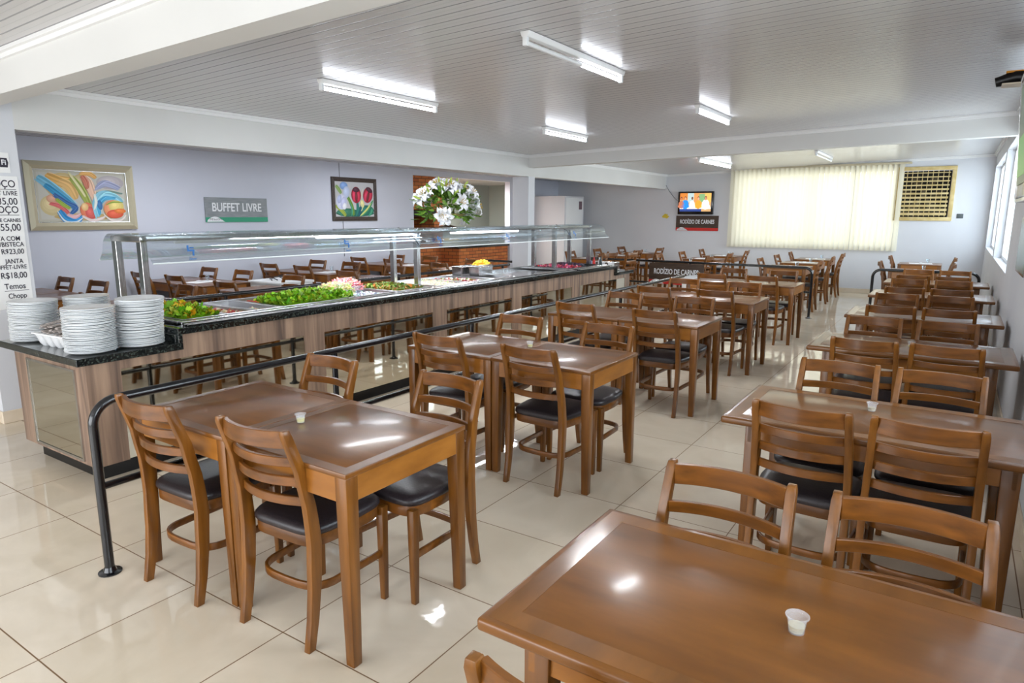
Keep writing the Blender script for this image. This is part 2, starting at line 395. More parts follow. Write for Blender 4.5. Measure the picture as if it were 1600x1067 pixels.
b = MB(); b.box((-13, YB, 0), (XL, YB+.16, 2.7)); b.box((-11.6, 9.0, 0), (-11.5, YB, 2.7)); struct(b.obj('wall_kitchen', 'kitchen_wall', smooth=False))

# pillars and beams along the buffet side
b = MB(); b.box((XP-.3, 2.0, 0), (XP, 2.33, 2.62)); struct(b.obj('wall_pillar', 'wall', smooth=False))
b = MB(); b.box((XP-.32, 9.75, 0), (XP+.001, 9.95, 2.2755)); struct(b.obj('wall_pillar', 'wall', smooth=False))
b = MB(); b.box((XP-.15, 2.33, 2.275), (XP, YB, 2.7)); struct(b.obj('trim_1', 'beam', smooth=False))
def cross_beam(name, y0, y1, zb, slope, x0=XP, x1=XR):
    b = MB(); vs = []
    for y in (y0, y1):
        for x in (x0, x1): vs += [(x, y, zb+(x-XP)*slope), (x, y, 2.95)]
    b.add(vs, [(0, 2, 3, 1), (4, 5, 7, 6), (0, 4, 6, 2), (1, 3, 7, 5), (0, 1, 5, 4), (2, 6, 7, 3)])
    return struct(b.obj(name, 'beam', smooth=False))
cross_beam('trim_2', 1.95, 2.12, 2.385, .02, x0=-9.2)
cross_beam('trim_3', 9.75, 9.92, 2.42, .020)
# crown mouldings
b = MB()
def crown(pa, pb, d):   # simple two-step cove strip from pa to pb, standing off towards d
    pa, pb, d = Vector(pa), Vector(pb), Vector(d)
    for (o, h) in ((.0, .05), (.0, .022)):
        w = .022 if h == .05 else .045
        vs = []
        for p in (pa, pb): vs += [p, p+d*w, p+d*w-Vector((0, 0, h)), p-Vector((0, 0, h))]
        b.add(vs, [(0, 1, 2, 3), (7, 6, 5, 4), (0, 4, 5, 1), (1, 5, 6, 2), (2, 6, 7, 3), (3, 7, 4, 0)])
crown((XP, 2.12, zc(XP)), (XP, 9.75, zc(XP)), (1, 0, 0)); crown((XP, 9.92, zc(XP)), (XP, YB, zc(XP)), (1, 0, 0))
crown((XR, 1.95, zc(XR)), (XL, 1.95, zc(XL)), (0, -1, 0)); crown((XP, YB, zc(XP)), (XR, YB, zc(XR)), (0, -1, 0))
crown((XP, 9.75, zc(XP)), (XR, 9.75, zc(XR)), (0, -1, 0)); crown((XR, 2.1, zc(XR)), (XR, YB, zc(XR)), (-1, 0, 0))
struct(b.obj('trim_4', 'fix', smooth=False))
# skirting
def skirt(name, boxes):
    b = MB()
    for q in boxes: b.box(*q)
    struct(b.obj(name, 'skirt', bevel=.003, seg=1))
skirt('baseboard_back', [((XL, YB-.012, 0), (XR, YB, .1))])
skirt('baseboard_right', [((XR-.012, -3.6, 0), (XR, YB, .1))])
skirt('baseboard_left', [((XL, 2.2, 0), (XL+.012, 10.27, .1)), ((XL, 13.75, 0), (XL+.012, YB, .1))])
skirt('baseboard_partition', [((XL, 1.988, 0), (XP, 2.0, .1)), ((XP, 1.988, 0), (XP+.012, 2.33, .1))])

# windows of the right wall: frame + pane
for i, (y0, y1, z0, z1) in enumerate(WIN_R):
    b = MB(); x0, x1 = XR+.09, XR+.13; n = 3
    b.box((x0, y0, z0), (x1, y1, z0+.04)); b.box((x0, y0, z1-.04), (x1, y1, z1)); b.box((x0, y0, z0), (x1, y0+.04, z1)); b.box((x0, y1-.04, z0), (x1, y1, z1))
    for k in range(1, n): yy = y0+(y1-y0)*k/n; b.box((x0, yy-.02, z0+.04), (x1, yy+.02, z1-.04))
    fr = struct(b.obj('window_%d' % (i+1), 'fix', bevel=.004, seg=1))
    b = MB(); b.box((XR+.108, y0+.04, z0+.04), (XR+.112, y1-.04, z1-.04)); b.obj('pane', 'glass', fr, smooth=False)
b = MB(); x0, x1, z0, z1 = WB; y0 = YB+.1
b.box((x0, y0, z0), (x1, y0+.04, z0+.04)); b.box((x0, y0, z1-.04), (x1, y0+.04, z1)); b.box((x0, y0, z0), (x0+.04, y0+.04, z1)); b.box((x1-.04, y0, z0), (x1, y0+.04, z1))
for k in range(1, 4): xx = x0+(x1-x0)*k/4; b.box((xx-.02, y0, z0), (xx+.02, y0+.04, z1))
fr = struct(b.obj('window_5', 'fix', bevel=.004, seg=1))
b = MB(); b.box((x0+.04, y0+.018, z0+.04), (x1-.04, y0+.022, z1-.04)); b.obj('pane', 'glass', fr, smooth=False)

# ------------------------------------------------------------------ ceiling lamps
def tube_lamp(x, y0, y1, lit, label, half=False):
    z = zc(x)-.002
    t = thing('fluorescent_lamp', label, 'ceiling lamp', (x, y0, z), 0, 'tube lamps on the plank ceiling')
    L = y1-y0
    b = MB(); b.prism([(-.035, 0), (.035, 0), (.022, -.034), (-.022, -.034)], 'y', 0, L); b.obj('housing', 'fix', t, bevel=.004)
    for yy in (.0, L-.03):
        b = MB(); b.box((-.016, yy, -.085), (.016, yy+.03, -.03)); b.obj('lamp_holder', 'white_plastic', t, bevel=.004)
    y_on = L*.52 if half else .03
    if half: b = MB(); b.tube([(0, .03, -.066), (0, y_on, -.066)], .014, 14); b.obj('tube', 'tube_off', t)
    b = MB(); b.tube([(0, y_on, -.066), (0, L-.03, -.066)], .014, 14)
    b.obj('tube', 'tube_on' if lit else 'tube_off', t)
    if lit:
        d = bpy.data.lights.new('tube_light', 'AREA'); d.shape = 'RECTANGLE'; d.size = .05; d.size_y = (L-.1)*(.45 if half else 1); d.energy = 12 if half else 24; d.color = (.93, .96, 1)
        o = bpy.data.objects.new('tube_light', d); C.objects.link(o); o.parent = t; o.location = (0, L*(.76 if half else .5), -.084)
    return t
tube_lamp(-4.27, 3.72, 5.12, True, 'lit fluorescent tube lamp on the ceiling above the salad end of the buffet')
tube_lamp(-2.32, 3.62, 5.02, True, 'half-lit fluorescent tube lamp on the ceiling nearest the camera, top centre', True)
tube_lamp(-4.27, 7.1, 8.2, True, 'lit fluorescent tube lamp on the ceiling above the far half of the buffet')
tube_lamp(-2.33, 6.85, 7.95, True, 'lit fluorescent tube lamp on the ceiling over the middle of the dining rows')
tube_lamp(-4.1, 12.3, 14.3, True, 'lit fluorescent tube lamp beyond the cross beam, left of the window blind')
tube_lamp(-2.2, 12.7, 14.3, False, 'unlit fluorescent tube lamp beyond the cross beam, above the window blind')
tube_lamp(-7.8, 4.2, 5.4, True, 'added unseen tube lamp over the tables along the picture wall, behind the beam')  # lamp added out of view to brighten the area left of the buffet
tube_lamp(-7.8, 7.8, 9.0, True, 'second added unseen tube lamp behind the beam, nearer the kitchen opening')  # likewise an unseen lamp, added for the far part of that area

# ------------------------------------------------------------------ dining chair
def yp(z):   # centre line of the rear post, seen from the side
    pts = [(0, -.235), (.12, -.212), (.25, -.196), (.42, -.186), (.55, -.194), (.7, -.222), (.89, -.283)]
    for (a, ya), (c, yc) in zip(pts[:-1], pts[1:]):
        if z <= c: t = (z-a)/(c-a); t = t*t*(3-2*t)*.4+t*.6; return ya+(yc-ya)*t
    return pts[-1][1]
def make_chair(label):
    t = thing('dining_chair', label, 'chair', (0, 0, 0), 0, 'slatted wooden dining chairs')
    zs = [0, .06, .12, .18, .25, .32, .38, .42, .46, .52, .58, .65, .72, .8, .87, .89]
    for s in (-1, 1):
        b = MB(); secs = []
        for z in zs:
            x = s*(.188-.012*max(0, z-.45)/.44); wy = .034+.02*min(1, z/.35) if z < .42 else .054-.02*(z-.42)/.47
            wx = .028
            if z == .89: wy *= .8; wx *= .8
            y = yp(z)
            secs.append([(x-wx/2, y-wy/2, z), (x+wx/2, y-wy/2, z), (x+wx/2, y+wy/2, z), (x-wx/2, y+wy/2, z)])
        b.loft(secs); b.obj('leg', 'wood_v', t, bevel=.0022, angle=25)
        b = MB(); secs = []
        for z, w in ((0, .026), (.2, .032), (.43, .038)):
            x, y = s*.19, .188
            secs.append([(x-w/2, y-w/2, z), (x+w/2, y-w/2, z), (x+w/2, y+w/2, z), (x-w/2, y+w/2, z)])
        b.loft(secs); b.obj('leg', 'wood_v', t, bevel=.003)
    b = MB()
    def slat(zm, h, bow, th=.016, hw=.168):
        y0 = yp(zm)
        b.bar([(hw*k/7, y0-bow*(1-(k/7)**2)+.004, zm) for k in range(-7, 8)], th, h)
    slat(.852, .064, .04, .02, .166); slat(.757, .036, .042); slat(.675, .036, .042, hw=.17); slat(.592, .036, .04, hw=.172)
    b.obj('backrest', 'wood_h', t, bevel=.0022, seg=1, angle=25)
    def outline(k, n, sc=1.0):
        a = 2*PI*k/n; c, s_ = math.cos(a), math.sin(a); e = 2/5.5
        x = abs(c)**e*math.copysign(1, c); y = abs(s_)**e*math.copysign(1, s_)
        w = .205 if y > 0 else .205-.022*(-y)
        return x*w*sc, y*.2*sc+.008
    n = 40
    b = MB(); b.loft([[outline(k, n, .97)+(z,) for k in range(n)] for z in (.39, .44)]); b.obj('seat_frame', 'wood_h', t, bevel=.003)
    b = MB(); secs = [[outline(k, n, sc)+(z,) for k in range(n)] for sc, z in ((.985, .438), (1.01, .447), (1.005, .461), (.96, .472), (.86, .478), (.6, .482), (.3, .484), (.05, .4845))]
    b.loft(secs); b.obj('seat', 'cushion', t, angle=60)
    b = MB(); path = [(-.188, .18, .215)]
    for k in range(13):
        a = PI*k/12; path.append((-.172*math.cos(a)**1 if True else 0, -.06-.125*math.sin(a)**.6, .215))
    path = [(-.186, .18, .215)]+[(-.178*math.copysign(abs(math.cos(PI*k/14))**.6, math.cos(PI*k/14)), -.04-.135*abs(math.sin(PI*k/14))**.7, .215) for k in range(15)]+[(.186, .18, .215)]
    b.bar(path, .014, .032); b.obj('stretcher', 'wood_h', t, bevel=.003)
    return t
chair0 = None
def chair(x, y, rz, label):
    global chair0
    if chair0 is None:
        chair0 = make_chair(label); remember(chair0); chair0.location = (x, y, 0); chair0.rotation_euler = (0, 0, rz); return chair0
    return dup(chair0, (x, y, 0), rz, label)

# ------------------------------------------------------------------ tables
def make_table(w, d, label):      # square table, legs flush with the corners; origin at its near left corner
    t = thing('dining_table', label, 'table', (0, 0, 0), 0, 'square wooden dining tables')
    b = MB(); b.box((0, 0, .735), (w, d, .755)); b.obj('table_top', 'wood_top', t, bevel=.003)
    b = MB()
    for q in (((0.003, 0.003, .7549), (w-.003, .05, .7556)), ((0.003, d-.05, .7549), (w-.003, d-.003, .7556)), ((.003, .05, .7549), (.05, d-.05, .7556)), ((w-.05, .05, .7549), (w-.003, d-.05, .7556))): b.box(*q)
    b.obj('veneer_border', 'wood_edge', t, smooth=False)
    b = MB(); e = .006
    b.box((.05, e, .64), (w-.05, e+.02, .736)); b.box((.05, d-e-.02, .64), (w-.05, d-e, .736)); b.box((e, .05, .64), (e+.02, d-.05, .736)); b.box((w-e-.02, .05, .64), (w-e, d-.05, .736))
    b.obj('apron', 'wood_apron', t, bevel=.002, seg=1)
    for sx in (0, 1):
        for sy in (0, 1):
            b = MB(); secs = []
            for z, q in ((0, .042), (.6, .056), (.736, .058)):
                xa = e/2 if not sx else w-e/2-q; ya = e/2 if not sy else d-e/2-q
                secs.append([(xa, ya, z), (xa+q, ya, z), (xa+q, ya+q, z), (xa, ya+q, z)])
            b.loft(secs); b.obj('leg', 'wood_v', t, bevel=.004)
    return t
def make_long_table(label):       # 1.2 m top that overhangs an inset underframe
    w, d = 1.197, .69
    t = thing('long_dining_table', label, 'table', (0, 0, 0), 0, 'overhanging wooden tables along the right wall')
    b = MB(); b.box((0, 0, .723), (w, d, .755)); b.obj('table_top', 'wood_top', t, bevel=.009, seg=3)
    b = MB()
    for q in (((.02, .02, .7549), (w-.02, .075, .7556)), ((.02, d-.075, .7549), (w-.02, d-.02, .7556)), ((.02, .075, .7549), (.075, d-.075, .7556)), ((w-.075, .075, .7549), (w-.02, d-.075, .7556))): b.box(*q)
    b.obj('veneer_border', 'wood_edge', t, smooth=False)
    ix, iy = .1, .045
    b = MB(); b.box((ix, iy+.01, .64), (w-ix, iy+.03, .725)); b.box((ix, d-iy-.03, .64), (w-ix, d-iy-.01, .725)); b.box((ix+.01, iy, .64), (ix+.03, d-iy, .725)); b.box((w-ix-.03, iy, .64), (w-ix-.01, d-iy, .725))
    b.obj('apron', 'wood_apron', t, bevel=.002, seg=1)
    for sx in (0, 1):
        for sy in (0, 1):
            b = MB(); secs = []
            for z, q in ((0, .05), (.725, .065)):
                xa = ix if not sx else w-ix-q; ya = iy if not sy else d-iy-q
                secs.append([(xa, ya, z), (xa+q, ya, z), (xa+q, ya+q, z), (xa, ya+q, z)])
            b.loft(secs); b.obj('leg', 'wood_v', t, bevel=.004)
    return t
table0 = long0 = None
def table(x, y, label, rz=0):
    global table0
    if table0 is None:
        table0 = make_table(.70, .68, label); remember(table0); table0.location = (x, y, 0); return table0
    return dup(table0, (x, y, 0), rz, label)
def long_table(x, y, label):
    global long0
    if long0 is None:
        long0 = make_long_table(label); remember(long0); long0.location = (x, y, 0); return long0
    return dup(long0, (x, y, 0), 0, label)

ORD = ['first', 'second', 'third', 'fourth', 'fifth', 'sixth']
jit = lambda a: random.uniform(-a, a)
# middle block: pairs of square tables between the black railing and the aisle
TY = [1.493, 3.345, 5.234, 6.999, 8.98]
CH_N = [((-2.735, 1.645), (-2.10, 1.70)), ((-2.72, 3.5), (-2.01, 3.49)), ((-2.73, 5.40), (-2.0, 5.375)), ((-2.69, 7.11), (-2.03, 7.12)), ((-2.68, 9.11), (-2.04, 9.13))]
CH_F = [((-2.745, 2.10), (-1.965, 2.135)), ((-2.72, 3.945), (-1.985, 3.93)), ((-2.73, 5.86), (-2.01, 5.85)), ((-2.73, 7.62), (-2.0, 7.6)), ((-2.68, 9.6), (-1.99, 9.6))]
WHERE = ['nearest the camera', 'second from the camera', 'third from the camera', 'fourth from the camera', 'farthest before the cross railing']
for i, y in enumerate(TY):
    o = ORD[i]
    table(-2.38, y, 'square wooden table on the aisle side of the %s railing-side pair' % o)
    table(-3.082, y, 'square wooden table against the railing in the %s railing-side pair' % o)
    for k, (cx, cy) in enumerate(CH_N[i]):
        chair(cx, cy, math.radians([2, 3][k] if i == 0 else jit(2.5)), '%s slatted chair on the near side of the %s table pair beside the railing' % (['railing-end', 'aisle-end'][k], o))
    for k, (cx, cy) in enumerate(CH_F[i]):
        chair(cx, cy, PI+math.radians(jit(3)), '%s slatted chair on the far side of the %s table pair beside the railing' % (['railing-end', 'aisle-end'][k], o))
# right block: long tables against the right wall
RY = [1.08, 2.925, 4.929, 6.738, 8.616, 10.40]
RN = [((-.47, 1.12), None), ((-.45, 3.08), (-.03, 3.10)), ((-.42, 4.89), (.01, 4.92)), ((-.43, 6.78), (-.01, 6.79)), ((-.43, 8.60), (.0, 8.62)), ((-.45, 10.38), (-.01, 10.4))]
RF = [((-.50, 1.645), (-.02, 1.67)), ((-.46, 3.53), (-.01, 3.53)), ((-.47, 5.42), (-.01, 5.44)), ((-.46, 7.30), (-.01, 7.32)), ((-.47, 9.2), (.0, 9.2)), ((-.44, 10.95), (.0, 10.97))]
for i, y in enumerate(RY):
    o = ORD[i]
    long_table(-.812, y, 'long overhanging wooden table against the right wall, %s from the camera' % o)
    for side, arr, r0 in (('near', RN[i], 0), ('far', RF[i], PI)):
        for k, c in enumerate(arr):
            if c: chair(c[0], c[1], r0+math.radians(jit(2.2)+(4 if i == 0 and side == 'near' else 0)), '%s slatted wooden chair on the %s side of the %s table along the right wall' % (['aisle-end', 'wall-end'][k], side, o))
# tables along the picture wall, left of the buffet
LY = [2.87, 4.74, 6.72, 8.62]
for i, y in enumerate(LY):
    o = ORD[i]
    table(-9.18, y, 'square wooden table touching the picture wall, %s of its row' % o)
    table(-8.453, y, 'square wooden table beside the wall table, %s of the picture-wall row' % o)
    for k, x in enumerate((-8.93, -8.12)):
        if i: chair(x, y+.13, math.radians(jit(3)), '%s wooden chair on the near side of the %s picture-wall table row' % (['wall-end', 'room-end'][k], o))
        chair(x, y+.57, PI+math.radians(jit(3)), '%s wooden chair on the far side of the %s picture-wall table row' % (['wall-end', 'room-end'][k], o))
for i, y in enumerate((3.2, 4.62, 6.45, 8.4)):
    table(-7.27, y, 'square wooden table just behind the buffet railing, %s from the camera' % ORD[i])
    chair(-6.9, y+.14, math.radians(jit(4)), 'slatted wooden chair on the near side of the %s single table behind the buffet' % ORD[i])
    chair(-6.9, y+.56, PI+math.radians(jit(4)), 'slatted wooden chair on the far side of the %s single table behind the buffet' % ORD[i])
# tables beyond the cross railing, with chairs at their ends
COLS = [(-2.83, 'third column'), (-4.75, 'second column'), (-6.75, 'leftmost column')]
ROWY = [(12.25, 'nearest the cross railing'), (13.55, 'in the middle row'), (14.85, 'nearest the blind wall')]
for cx, cn in COLS:
    for ry, rn in ROWY:
        table(cx, ry, 'paper-set wooden table %s, %s of the back area' % (rn, cn))
        chair(cx+.14, ry+.34, -PI/2+math.radians(jit(5)), 'chair at the left end of the back table %s, %s' % (rn, cn))
        chair(cx+.60, ry+.34, PI/2+math.radians(jit(5)), 'chair at the right end of the back table %s, %s' % (rn, cn))
for k, (ry, rn) in enumerate([(12.6, 'nearer'), (14.55, 'farther')]):
    table(-.93, ry, 'wooden table in the right back corner below the fan grille, %s one' % rn)
    chair(-.80, ry+.34, -PI/2, 'slatted chair at the left end of the %s table in the right back corner' % rn)
    chair(-.31, ry+.34, PI/2, 'slatted chair at the right end of the %s table in the right back corner' % rn)

# ------------------------------------------------------------------ condiment cups
def cup_mesh():
    b = MB(); b.lathe([(.016, 0), (.0215, .03), (.0245, .033), (.0245, .035), (.0215, .0345), (.0155, .002)], n=28)
    return b.mesh('cup', 'plastic_clear')
CUPM = None
def cup(x, y, label, sc=1.0, fill='lime', z=.7558):
    t = thing('condiment_cup', label, 'cup', (x, y, z), 0, 'small plastic condiment cups')
    b = MB(); b.lathe([(.0165, 0), (.0205, .034), (.0250, .037), (.0250, .0395), (.0222, .0395), (.0190, .034), (.0150, .0022)], n=28); o = b.obj('cup_wall', 'cupwall', t); o.scale = (sc,)*3
    b = MB(); b.lathe([(.0148, .0025), (.0172, .017), (.001, .0172)], n=24); o = b.obj('condiment', fill, t); o.scale = (sc,)*3
    return t
def cup_mat():
    m = bpy.data.materials.new('cloudy_cup_plastic'); m.use_nodes = True; nt = m.node_tree; b = nt.nodes['Principled BSDF']
    b.inputs['Base Color'].default_value = (.9, .92, .95, 1); b.inputs['Roughness'].default_value = .15; b.inputs['Alpha'].default_value = .2
    return m
M['cupwall'] = cup_mat(); M['watery'] = mat('pale_liquid', (206, 196, 160), .15, alpha=.7)
cup(-2.29, 1.80, 'tiny plastic cup with yellow condiment on the table pair nearest the railing post', .98)
cup(-2.36, 3.78, 'tiny plastic cup with yellow condiment on the second railing-side table pair', 1.0)
cup(-.205, 1.425, 'clear plastic cup of pale liquid on the large foreground table', 1.0, 'watery')
cup(-.255, 3.39, 'clear plastic cup on the second long table by the right wall', 1.0, 'watery')
cup(-.20, 5.25, 'yellow-filled plastic cup on the third long table by the right wall', 1.0)

# ------------------------------------------------------------------ railings
def railing(path_xy, label, posts, z=.815, low=.42, r=.021, ends=(True, True), lowbar=True):
    """path_xy: two end points. bends down at the ends"""
    a, c = Vector(path_xy[0]+(0,)), Vector(path_xy[1]+(0,)); d = (c-a).normalized(); L = (c-a).length
    t = thing('railing', label, 'railing', tuple(a), 0)
    R = .11; pts = []
    if ends[0]:
        pts.append(Vector((0, 0, 0)))
        pts += [d*(R-R*math.cos(PI/2*k/8))+Vector((0, 0, z-R+R*math.sin(PI/2*k/8))) for k in range(9)]
    else: pts.append(Vector((0, 0, z)))
    if ends[1]:
        pts += [d*(L-R+R*math.sin(PI/2*k/8))+Vector((0, 0, z-R+R*math.cos(PI/2*k/8))) for k in range(9)]
        pts.append(d*L)
    else: pts.append(d*L+Vector((0, 0, z)))
    b = MB(); b.tube(pts, r, 16); b.obj('handrail', 'black_metal', t, angle=60)
    if lowbar:
        b = MB(); b.tube([Vector((0, 0, low))+d*(0 if ends[0] else posts[0]), d*L+Vector((0, 0, low))], .017, 12); b.obj('lower_rail', 'black_metal', t)
    for s in posts:
        b = MB(); b.tube([d*s+Vector((0, 0, 0)), d*s+Vector((0, 0, z))], .018, 14); b.obj('post', 'black_metal', t)
    feet = list(posts)+([0] if ends[0] else [])+([L] if ends[1] else [])
    for s in feet:
        b = MB(); p = d*s; b.lathe([(.05, 0), (.05, .006), (.03, .010), (.022, .03)], (p.x, p.y, 0), 20); b.obj('foot_flange', 'black_metal', t)
    return t
railing(((-3.13, 1.34), (-3.13, 9.0)), 'black tube railing running between the buffet and the dining tables', [1.4, 2.8, 4.2, 5.6, 7.2], ends=(True, False))
railing(((-6.3, 2.6), (-6.3, 9.4)), 'black tube railing on the far side of the buffet, along the pillars', [1.5, 2.75, 4.1, 5.5, 6.6], ends=(True, False), lowbar=False)
railing(((-7.3, 10.0), (-6.32, 10.0)), 'short black tube railing beside the white pillar near the brick counter', [.1], ends=(False, True), lowbar=False)
railing(((-6.05, 11.75), (-1.92, 11.62)), 'black tube cross railing holding the meat-service board', [.1, 2.1], ends=(False, True))
railing(((-1.08, 11.9), (.30, 11.9)), 'short black tube railing behind the last long table by the right wall', [], ends=(True, True))

# ------------------------------------------------------------------ buffet counter
BX0, BX1 = -5.2, -4.22; BY0, BY1 = 1.80, 9.66; HY0, HY1 = 2.36, 9.12
bf = thing('buffet_counter', 'long walnut-laminate buffet counter with black granite edge and mirror panels', 'buffet counter', (BX1, BY0, 0))
ox, oy = BX1, BY0
def LB(b, x0, y0, z0, x1, y1, z1, **k): b.box((x0-ox, y0-oy, z0), (x1-ox, y1-oy, z1), **k)
zlow, zhi = .762, .862
MIR = [(2.0, 3.40), (3.60, 4.96), (5.17, 6.36), (6.56, 7.80), (8.02, 9.50)]
b = MB()
LB(b, BX0, BY0, .115, BX1-.02, BY1, .70); LB(b, BX0, BY0, .70, BX1, BY1, zlow); LB(b, BX0, HY0+.03, zlow, BX1, HY1-.03, zhi)
ys = [BY0]+[v for m_ in MIR for v in m_]+[BY1]
for k in range(0, len(ys), 2): LB(b, BX1-.02, ys[k], .115, BX1, ys[k+1], .70)
b.obj('body', 'laminate', bf, smooth=False)
for y0, y1 in MIR:
    b = MB(); LB(b, BX1-.0195, y0, .12, BX1-.006, y1, .70); b.obj('mirror_panel', 'mirror', bf, smooth=False)
b = MB(); LB(b, -4.99, BY0-.006, .15, -4.37, BY0+.0, .70); b.obj('mirror_panel', 'mirror', bf, smooth=False)
b = MB()
for q in ((-5.01, .135, -4.35, .15), (-5.01, .70, -4.35, .715), (-5.01, .15, -4.99, .70), (-4.37, .15, -4.35, .70)): LB(b, q[0], BY0-.01, q[1], q[2], BY0, q[3])
b.obj('mirror_frame', 'steel', bf, smooth=False)
b = MB(); LB(b, BX0+.06, BY0+.07, 0, BX1-.1, BY1-.07, .115); b.obj('kick_base', 'kick', bf, smooth=False)
# granite
b = MB()
LB(b, BX0-.06, BY0-.06, zlow, BX1+.04, HY0+.03, zlow+.045)
LB(b, BX1-.0, HY0, zlow+.045, BX1+.04, HY0+.03, zhi); LB(b, BX0-.06, HY0, zlow+.045, BX1, HY0+.03, zhi)
LB(b, BX1-.075, HY0, zhi, BX1+.04, HY1, zhi+.042); LB(b, BX0-.06, HY0, zhi, BX0+.06, HY1, zhi+.042)
LB(b, BX0+.06, HY0, zhi, BX1-.075, HY0+.06, zhi+.042); LB(b, BX0+.06, HY1-.06, zhi, BX1-.075, HY1, zhi+.042)
LB(b, BX0-.06, HY1-.03, zlow+.045, BX1+.04, HY1, zhi); LB(b, BX0-.06, HY1-.03, zlow, BX1+.04, BY1+.06, zlow+.045)
b.obj('granite_top', 'granite', bf, bevel=.003, seg=1)
# stainless well with raised rim
zr = .925
b = MB()
LB(b, -4.355, HY0+.1, zhi, -4.30, 9.0, zr); LB(b, -5.13, HY0+.1, zhi, -5.08, 9.0, zr); LB(b, -5.08, HY0+.1, zhi, -4.355, HY0+.14, zr); LB(b, -5.08, 8.96, zhi, -4.355, 9.0, zr)
for yy in (5.17, 6.66, 8.0): LB(b, -5.08, yy-.03, zr-.03, -4.355, yy+.03, zr)
LB(b, -5.08, HY0+.14, .80, -4.355, 8.96, .81); LB(b, -5.08, 6.69, .87, -4.355, 7.97, .885)
b.obj('steel_well', 'steel', bf, bevel=.004, seg=1)
b = MB()
for y0, y1 in ((2.45, 5.22), (5.27, 6.9), (6.95, 7.9), (8.0, 9.0)): LB(b, -4.285, y0, zhi+.0425, -4.262, y1, zhi+.062)
b.obj('tray_rail', 'black_metal', bf, bevel=.003, seg=1)
b = MB()
for y0, y1 in ((2.45, 5.22), (5.27, 6.9), (6.95, 7.9), (8.0, 9.0)):
    for xx in (-4.25, -4.215): b.tube([(xx-ox, y0-oy, zhi+.052), (xx-ox, y1-oy, zhi+.052)], .007, 8)
b.obj('slide_tube', 'steel', bf)

# ------------------------------------------------------------------ sneeze guard
gd = thing('sneeze_guard', 'curved glass food guard on steel posts with lit tubes above the buffet', 'food guard', (-4.75, HY0, .925))
gx, gy, gz = -4.75, HY0, .925
PY = [2.40, 5.17, 7.97, 9.0]; zt = 1.505
for yy in PY:
    for xx in (-4.93, -4.60):
        b = MB(); z0 = -.062 if yy in (2.40, 9.0) else 0
        if yy == 2.40: z0 = zhi+.042-gz
        if yy == 9.0: z0 = zhi+.06-gz
        b.box((xx-.028-gx, yy-.022-gy, z0), (xx+.028-gx, yy+.022-gy, zt-.05-gz)); b.obj('post', 'steel', gd, bevel=.002, seg=1, angle=20)
    b = MB(); b.box((-4.96-gx, yy-.025-gy, zt-.055-gz), (-4.57-gx, yy+.025-gy, zt-.015-gz)); b.obj('cross_bar', 'steel', gd, bevel=.004)
for xx in (-4.955, -4.595):
    b = MB(); b.box((xx-.02-gx, 0.05, zt-.05-gz), (xx+.02-gx, 9.03-gy, zt-.012-gz)); b.obj('long_rail', 'steel', gd, bevel=.003)
# curved glass panels
prof = []
for k in range(13):
    a = PI/2*k/12; prof.append((-4.58+.12*math.sin(a)**1.0, zt-.12+.12*math.cos(a)))
prof = [(-4.93, zt), (-4.75, zt)]+prof+[(-4.40, 1.315)]
left = [(-9.51-x, z) for x, z in prof[2:]]
full = left[::-1]+[(-4.75, zt)]+prof[2:]
for y0, y1 in ((2.36, 3.6), (3.605, 4.8), (4.805, 6.1), (6.105, 7.4), (7.405, 8.6), (8.605, 9.25)):
    b = MB(); o_ = []
    th = .006; P2 = [Vector((x-gx, z-gz)) for x, z in full]; inn = []
    for i, p in enumerate(P2):
        tn = (P2[min(i+1, len(P2)-1)]-P2[max(i-1, 0)]).normalized(); inn.append(p-Vector((-tn.y, tn.x))*th)
    poly = [(p.x, p.y) for p in P2]+[(p.x, p.y) for p in inn[::-1]]
    n = len(P2)
    vs = [(u, yy-gy, v) for yy in (y0, y1) for u, v in poly]; N2 = len(poly); fs = []
    for i in range(N2): j = (i+1) % N2; fs.append((i, j, N2+j, N2+i))
    for i in range(n-1):
        fs.append((i, i+1, N2-2-i, N2-1-i)); fs.append((N2+i, N2+i+1, N2+N2-2-i, N2+N2-1-i))
    b.add(vs, fs); b.obj('glass_panel', 'glass', gd, angle=50)
for p in (full[0], full[-1]):
    b = MB(); b.tube([(p[0]-gx, 2.36-gy, p[1]-gz), (p[0]-gx, 9.25-gy, p[1]-gz)], .0055, 6); b.obj('glass_edge', 'edge_glass', gd)
for y0, y1, lit in ((2.7, 3.9, False), (4.0, 5.4, True), (5.9, 7.3, True), (8.1, 8.9, False)):
    b = MB(); b.box((-4.80-gx, y0-gy, zt-.045-gz), (-4.70-gx, y1-gy, zt-.02-gz)); lb = b.obj('light_housing', 'steel', gd, bevel=.003)
    b = MB(); b.tube([(-4.75-gx, y0+.02-gy, zt-.062-gz), (-4.75-gx, y1-.02-gy, zt-.062-gz)], .016, 14); b.obj('tube', 'tube_on' if lit else 'tube_off', lb)
    if lit:
        d = bpy.data.lights.new('guard_light', 'AREA'); d.shape = 'RECTANGLE'; d.size = .04; d.size_y = y1-y0-.1; d.energy = 9; d.color = (.95, .97, 1)
        o = bpy.data.objects.new('guard_light', d); C.objects.link(o); o.parent = gd; o.location = (-4.75-gx, (y0+y1)/2-gy, zt-.082-gz)
M['blue_sticker'] = mat('blue_sticker', (60, 120, 190), .4)
